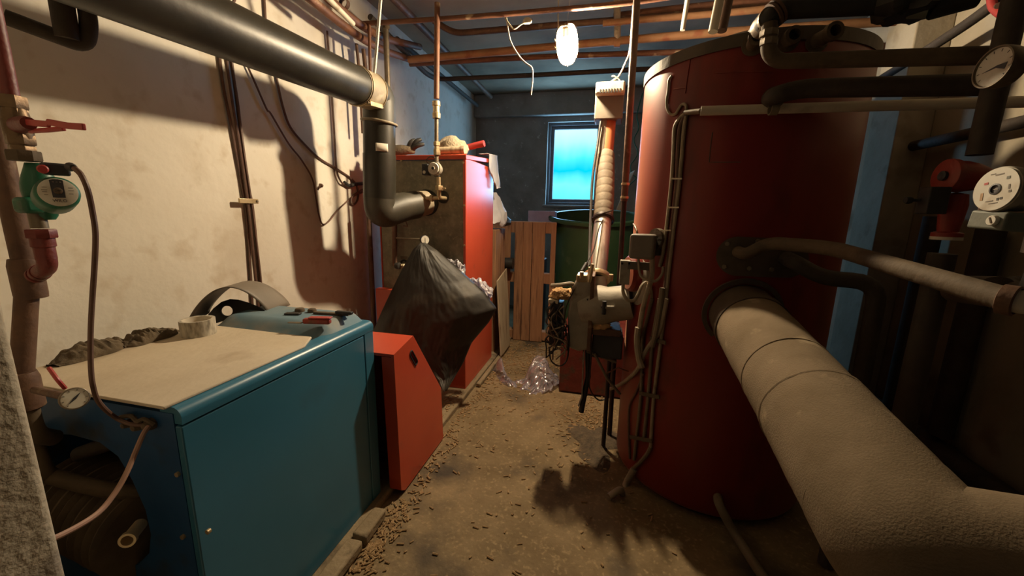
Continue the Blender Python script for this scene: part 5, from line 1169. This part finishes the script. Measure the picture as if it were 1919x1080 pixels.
for (x, y, w_, h_, mt) in ((-.024, .019, .010, .006, 'label_red'), (-.031, -.015, .007, .020, 'label_ochre'), (.028, .024, .008, .007, 'pump_grey'), (.010, -.028, .005, .007, 'label_black'), (.018, -.027, .006, .005, 'label_black'), (-.010, -.030, .018, .002, 'grey_box'), (.0, -.037, .022, .002, 'grey_box'), (.033, .0, .004, .012, 'grey_box'), (.036, -.012, .006, .006, 'grey_box'), (.006, .037, .02, .003, 'grey_box'), (-.01, .041, .012, .002, 'grey_box')):
    MB().box((x - w_ / 2, y - h_ / 2, .0076), (x + w_ / 2, y + h_ / 2, .0082), wm @ Matrix.Rotation(.15, 4, 'Z')).build('face_print', M[mt], wp)
tbm = wm @ Matrix.Translation((-.002, -.080, -.035)) @ Matrix.Rotation(-.06, 4, 'Z')
MB().box((-.050, -.024, -.045), (.046, .024, .038), tbm).build('terminal_box', M['pump_grey'], wp, bevel=.006)
kc = tbm @ V(.020, .0, .038)
MB().lathe([(0, 0), (.0135, 0), (.0135, .007), (.012, .009), (0, .009)], kc, wn_, 22).build('speed_knob', M['face_white'], wp)
MB().box((-.0016, -.008, .009), (.0016, .008, .0105), Matrix.Translation(kc) @ wn_.to_track_quat('Z', 'Y').to_matrix().to_4x4() @ Matrix.Rotation(.5, 4, 'Z')).build('knob_grip', M['dusty_pipe'], wp)
vol = wp_c - wn_ * .15
vol_ = wp_c - wn_ * .105
MB().lathe([(0, -.11), (.03, -.11), (.035, -.08), (.05, -.04), (.056, 0), (.05, .04), (.035, .08), (.03, .11), (0, .11)], vol, up, 28).build('volute', M['duct_band'], wp)
MB().tube(spline([tbm @ V(-.05, -.005, 0), tbm @ V(-.09, .0, -.02), tbm @ V(-.13, .05, -.06), tbm @ V(-.15, .12, -.12)]), .006, 8).build('lead', M['cable_brown'], wp)
pipe('pump_pipe', 'dark pipe under the white faced pump bending away to the right wall', [V(vol_.x, vol_.y, vol_.z - .075), V(vol_.x, vol_.y, vol_.z - .19), V(vol_.x + .10, vol_.y + .2, vol_.z - .20), V(XR - .004, vol_.y + .75, vol_.z - .20)], .021, 'dark_pipe')
pipe('pump_pipe', 'dark vertical pipe from the white faced pump up past the dial gauge', [V(vol_.x, vol_.y, vol_.z + .075), V(vol_.x, vol_.y, ZC - .008)], .021, 'dark_pipe')
for (z, r, lab) in ((vol_.z - .095, .032, 'dark union nut right below the white faced pump'), (vol_.z + .09, .032, 'dark union nut right above the white faced pump')):
    tag(MB().lathe([(.0215, -.014), (r, -.014), (r, .014), (.0215, .014)], V(vol_.x, vol_.y, z), up, 8, closed=True).build('union_nut', M['duct_band']), lab, 'nut')
wp.scale = (.70, .70, .70)
# red pump further back
rp_c = at(1772, 330, Y=1.24); rn_ = (CAM - rp_c).normalized(); rn_ = Vector((-1, -.06, .04)).normalized()
rpu, rn_ = dialthing('circulator_pump', 'red circulator pump in the dark behind the white faced one', 'pump', rp_c, rn_, .062, .13, 'pump_red')
MB().lathe([(0, .003), (.017, .003), (.018, .014), (.012, .018), (0, .016)], rp_c, rn_, 22).build('vent_plug', M['dark_grey'], rpu)
rv = rp_c - rn_ * .06 + V(-.005, .01, -.135)
MB().lathe([(0, -.09), (.045, -.09), (.045, -.075), (.03, -.07), (.036, -.02), (.04, .03), (.034, .07), (0, .08)], rv, up, 26).build('pump_body', M['pump_red'], rpu)
MB().box((-.035, -.03, -.05), (.03, .03, .05), Matrix.Translation(at(1738, 400, Y=1.22))).build('terminal_box', M['rubber'], rpu, bevel=.004)
MB().tube([at(1735, 398, Y=1.22), at(1672, 398, Y=1.24)], .006, 8).build('lever', M['rubber'], rpu)
MB().lathe([(0, -.012), (.012, -.01), (.014, 0), (.012, .01), (0, .012)], at(1668, 398, Y=1.24), (1, 0, 0), 14).build('lever_knob', M['rubber'], rpu)
MB().lathe([(0, -.1), (.046, -.1), (.046, -.088), (0, -.088)], rv + V(0, 0, -.002), up, 26).build('flange', M['white_conduit'], rpu)
rpu.scale = (.66, .66, .66)
rv = rp_c + (rv - rp_c) * .66
pipe('pump_pipe', 'dark pipe standing on the floor under the red pump', [V(rv.x, rv.y, .002), V(rv.x, rv.y, rv.z - .103)], .028, 'dark_pipe')
pipe('pump_pipe', 'dark pipe rising from the red pump to the ceiling', [V(rp_c.x - rn_.x * .06, rp_c.y - rn_.y * .06, rp_c.z + .05), V(rp_c.x - rn_.x * .06, rp_c.y - rn_.y * .06, ZC - .008)], .024, 'dark_pipe')
pipe('manifold_pipe', 'dusty dark cross pipe between the two pumps on the right', [V(rv.x + .03, rv.y - .02, rv.z - .19), V(vol_.x + .02, vol_.y + .10, vol_.z - .20)], .034, 'duct_band')
# dial gauge at the right
dg_c = at(1866, 126, Y=1.06); dn_ = (CAM - dg_c).normalized(); dn_ = Vector((-1, -.12, .04)).normalized()
dgt = thing('dial_gauge', 'round white dial gauge at the upper right above the pumps', 'gauge', dg_c)
MB().lathe([(0, -.045), (.03, -.045), (.05, -.035), (.0535, -.02), (.055, .004), (.0535, .010), (.050, .010), (.048, .002), (0, .002)], dg_c, dn_, 44).build('case', M['steel_pipe'], dgt)
MB().lathe([(0, .0022), (.0485, .0022), (.0485, .004), (0, .004)], dg_c, dn_, 44).build('dial', M['face_white'], dgt)
ud = (Vector((0, 0, 1)) - dn_ * dn_.z).normalized(); rd2 = ud.cross(dn_)
dm = Matrix(((rd2.x, ud.x, dn_.x, dg_c.x), (rd2.y, ud.y, dn_.y, dg_c.y), (rd2.z, ud.z, dn_.z, dg_c.z), (0, 0, 0, 1)))
MB().prism([dm @ V(x, y, .0042) for x, y in ((-.030, -.008), (.006, -.004), (.03, -.014), (.034, .003), (.008, .002))], dn_ * .001).build('needle', M['dark_grey'], dgt)
for k in range(10):
    a = math.radians(-40 + 260 * k / 9); c, s = math.cos(a), math.sin(a)
    MB().prism([dm @ V(c * r_ - s * w_, s * r_ + c * w_, .0041) for r_, w_ in ((.038, .0008), (.038, -.0008), (.045, -.0008), (.045, .0008))], dn_ * .0006).build('tick', M['label_black'], dgt)
dgt.scale = (.72, .72, .72)
MB().tube([dg_c - dn_ * .04, dg_c - dn_ * .09, dg_c + (V(vol_.x, vol_.y, dg_c.z) - dg_c) * 1.35], .014, 12).build('stem', M['brown_pipe'], dgt)
# pipes and dark bars on the right wall
pipe('wall_pipe', 'dark pipe climbing along the upper right wall to the red handle', [at(1640, 155, X=1.60), at(1700, 118, X=1.60), at(1860, 14, X=1.60), V(1.60, 1.2, 2.62)], .024, 'dark_pipe', rad=.2)
vh = thing('valve_handle', 'red winged valve handle at the top right on the climbing pipe', 'handle', at(1873, 8, X=1.575))
MB().tube(spline([at(1858, -6, X=1.56), at(1862, 14, X=1.56), at(1878, 26, X=1.56), at(1890, 14, X=1.56), at(1905, -4, X=1.56)]), .016, 10).build('wing', M['valve_red'], vh)
MB().tube([at(1866, 12, X=1.60), at(1872, 10, X=1.53)], .012, 10).build('stem', M['brown_pipe'], vh)
pipe('wall_pipe', 'dark level bar on the right wall behind the pumps', [V(1.70, 1.0, 1.72), V(1.70, 2.87, 1.72)], .028, 'dark_pipe')  # dark round bar lying level along the wall
pipe('wall_pipe', 'dark upright bar on the right wall, nearer the red tank', [V(1.70, 2.60, .22), V(1.70, 2.60, 1.32)], .045, 'dark_pipe')  # dark round bar upright against the wall
pipe('wall_pipe', 'dark upright bar on the right wall, farther from the red tank', [V(1.70, 2.26, .24), V(1.70, 2.26, 1.27)], .05, 'dark_pipe')  # second dark upright bar, a little thicker
pipe('wall_pipe', 'dark pipe along the foot of the right wall', [V(1.70, .9, .15), V(1.70, 2.87, .15)], .06, 'dark_pipe')
# ------------------------------------------------------------------ on the floor
film = crumple(([(905, 715, 3.00), (925, 690, 2.98), (940, 672, 2.96), (950, 700, 2.86), (965, 715, 2.80), (985, 705, 2.85), (1000, 670, 2.95), (1020, 665, 2.95), (1032, 690, 2.90), (1047, 712, 2.88)],
                [(912, 735, 2.80), (930, 742, 2.70), (955, 746, 2.64), (975, 747, 2.62), (1000, 745, 2.63), (1015, 738, 2.66), (1028, 730, 2.70), (1036, 724, 2.74), (1042, 720, 2.78), (1052, 716, 2.82)]), 12, .045, 'clear_film', 'plastic_bag', 'crumpled clear plastic bag lying on the floor in the middle of the room', nu=60, nv=30, dy=.03, fy=4.5)
zs = [v.co.z for v in film.data.vertices]
rg = random.Random(21)
pm = MB()
def pellet(x, y, z):
    a = rg.random() * math.pi; l = .005 + rg.random() * .011; r = .0028 + rg.random() * .0014
    d = V(math.cos(a) * l, math.sin(a) * l, (rg.random() - .5) * .003)
    pm.tube([V(x, y, z + r) - d, V(x, y, z + r) + d], r, 5)
def fzz(x, y):
    u = (x - XL) ; return fz(x, y)
def scatter(n, fx, fy):
    for _ in range(n):
        x, y = fx(), fy(); pellet(x, y, .0302 if (x < -.905 and .5 < y < 3.7) else fz(x, y))
gz_ = lambda c, s: (lambda: rg.gauss(c, s))
for _ in range(380):
    y = rg.uniform(1.0, 3.6); x = -.86 + abs(rg.gauss(0, .05)) + (.02 if y < 1.45 else 0)
    if 1.38 < y < 1.92: x += .03
    pellet(x, y, fz(x, y))
for _ in range(150):
    x, y = -.80 + rg.gauss(0, .03), rg.uniform(1.05, 1.42); pellet(x, y, fz(x, y))
for _ in range(260):
    x, y = rg.uniform(-.85, .1), rg.uniform(2.3, 3.7); pellet(x, y, fz(x, y))
for _ in range(420):
    x, y = -.60 + rg.gauss(0, .2), 3.35 + rg.gauss(0, .25)
    if -.88 < x < .1 and 2.7 < y < 3.74: pellet(x, y, fz(x, y))
for _ in range(300):
    x, y = rg.gauss(-.03, .1), 2.3 + rg.gauss(0, .22)
    if x < .1: pellet(x, y, fz(x, y))
for _ in range(150):
    x, y = rg.uniform(-.8, .35), rg.uniform(.9, 2.6); pellet(x, y, fz(x, y))
for _ in range(40):
    x, y = rg.uniform(-1.0, -.91), rg.uniform(2.0, 2.45); pellet(x, y, .0302)
tag(pm.build('wood_pellets', M['pellet'], smooth=False, origin=(0, 0, 0)), 'spilled wood pellets strewn over the floor along the boilers', 'pellets', kind='stuff')
# heap of dark ash at the rod's foot
hm_ = MB()
def heap(u, v):
    a = 2 * math.pi * u; r = v * (.17 + .05 * math.sin(3 * a) + .03 * math.sin(5 * a + 1))
    x, y = .02 + r * math.cos(a) * .8, 2.12 + r * math.sin(a) * 1.2
    h = .025 * (1 - v) ** .8 * (1 + .8 * noise.noise(V(x * 14, y * 14, 3)))
    return V(x, y, fz(x, y) + .0005 + max(0, h) * (1 if v < .999 else 0))
hm_.grid(heap, 48, 12)
tag(hm_.build('ash_heap', mat('ash', (.06, .045, .03), (.14, .10, .06), .95, scale=30, bump=.8, bscale=120), origin=(.02, 2.12, 0)), 'low heap of dark crumbs on the floor at the foot of the black rod', 'ash', kind='stuff')
# kerb stones along the blue boiler
for (y0, y1, lab) in ((.70, 1.13, 'long broken kerb stone on the floor along the blue boiler'), (1.145, 1.30, 'short broken kerb stone at the far end of the blue boiler')):
    kb = MB().box((-.895, y0, .002), (-.835, y1, .05))
    for q in kb.v: q.x += rg.uniform(-.006, .006); q.z += rg.uniform(-.004, .004) if q.z > .02 else 0
    tag(kb.build('kerb_stone', M['slab'], bevel=.01), lab, 'stone')
tag(MB().box((-.878, 2.62, .0), (-.845, 3.55, .028)).build('batten', M['slab'], bevel=.006), 'thin dusty batten on the floor along the red boiler', 'batten')
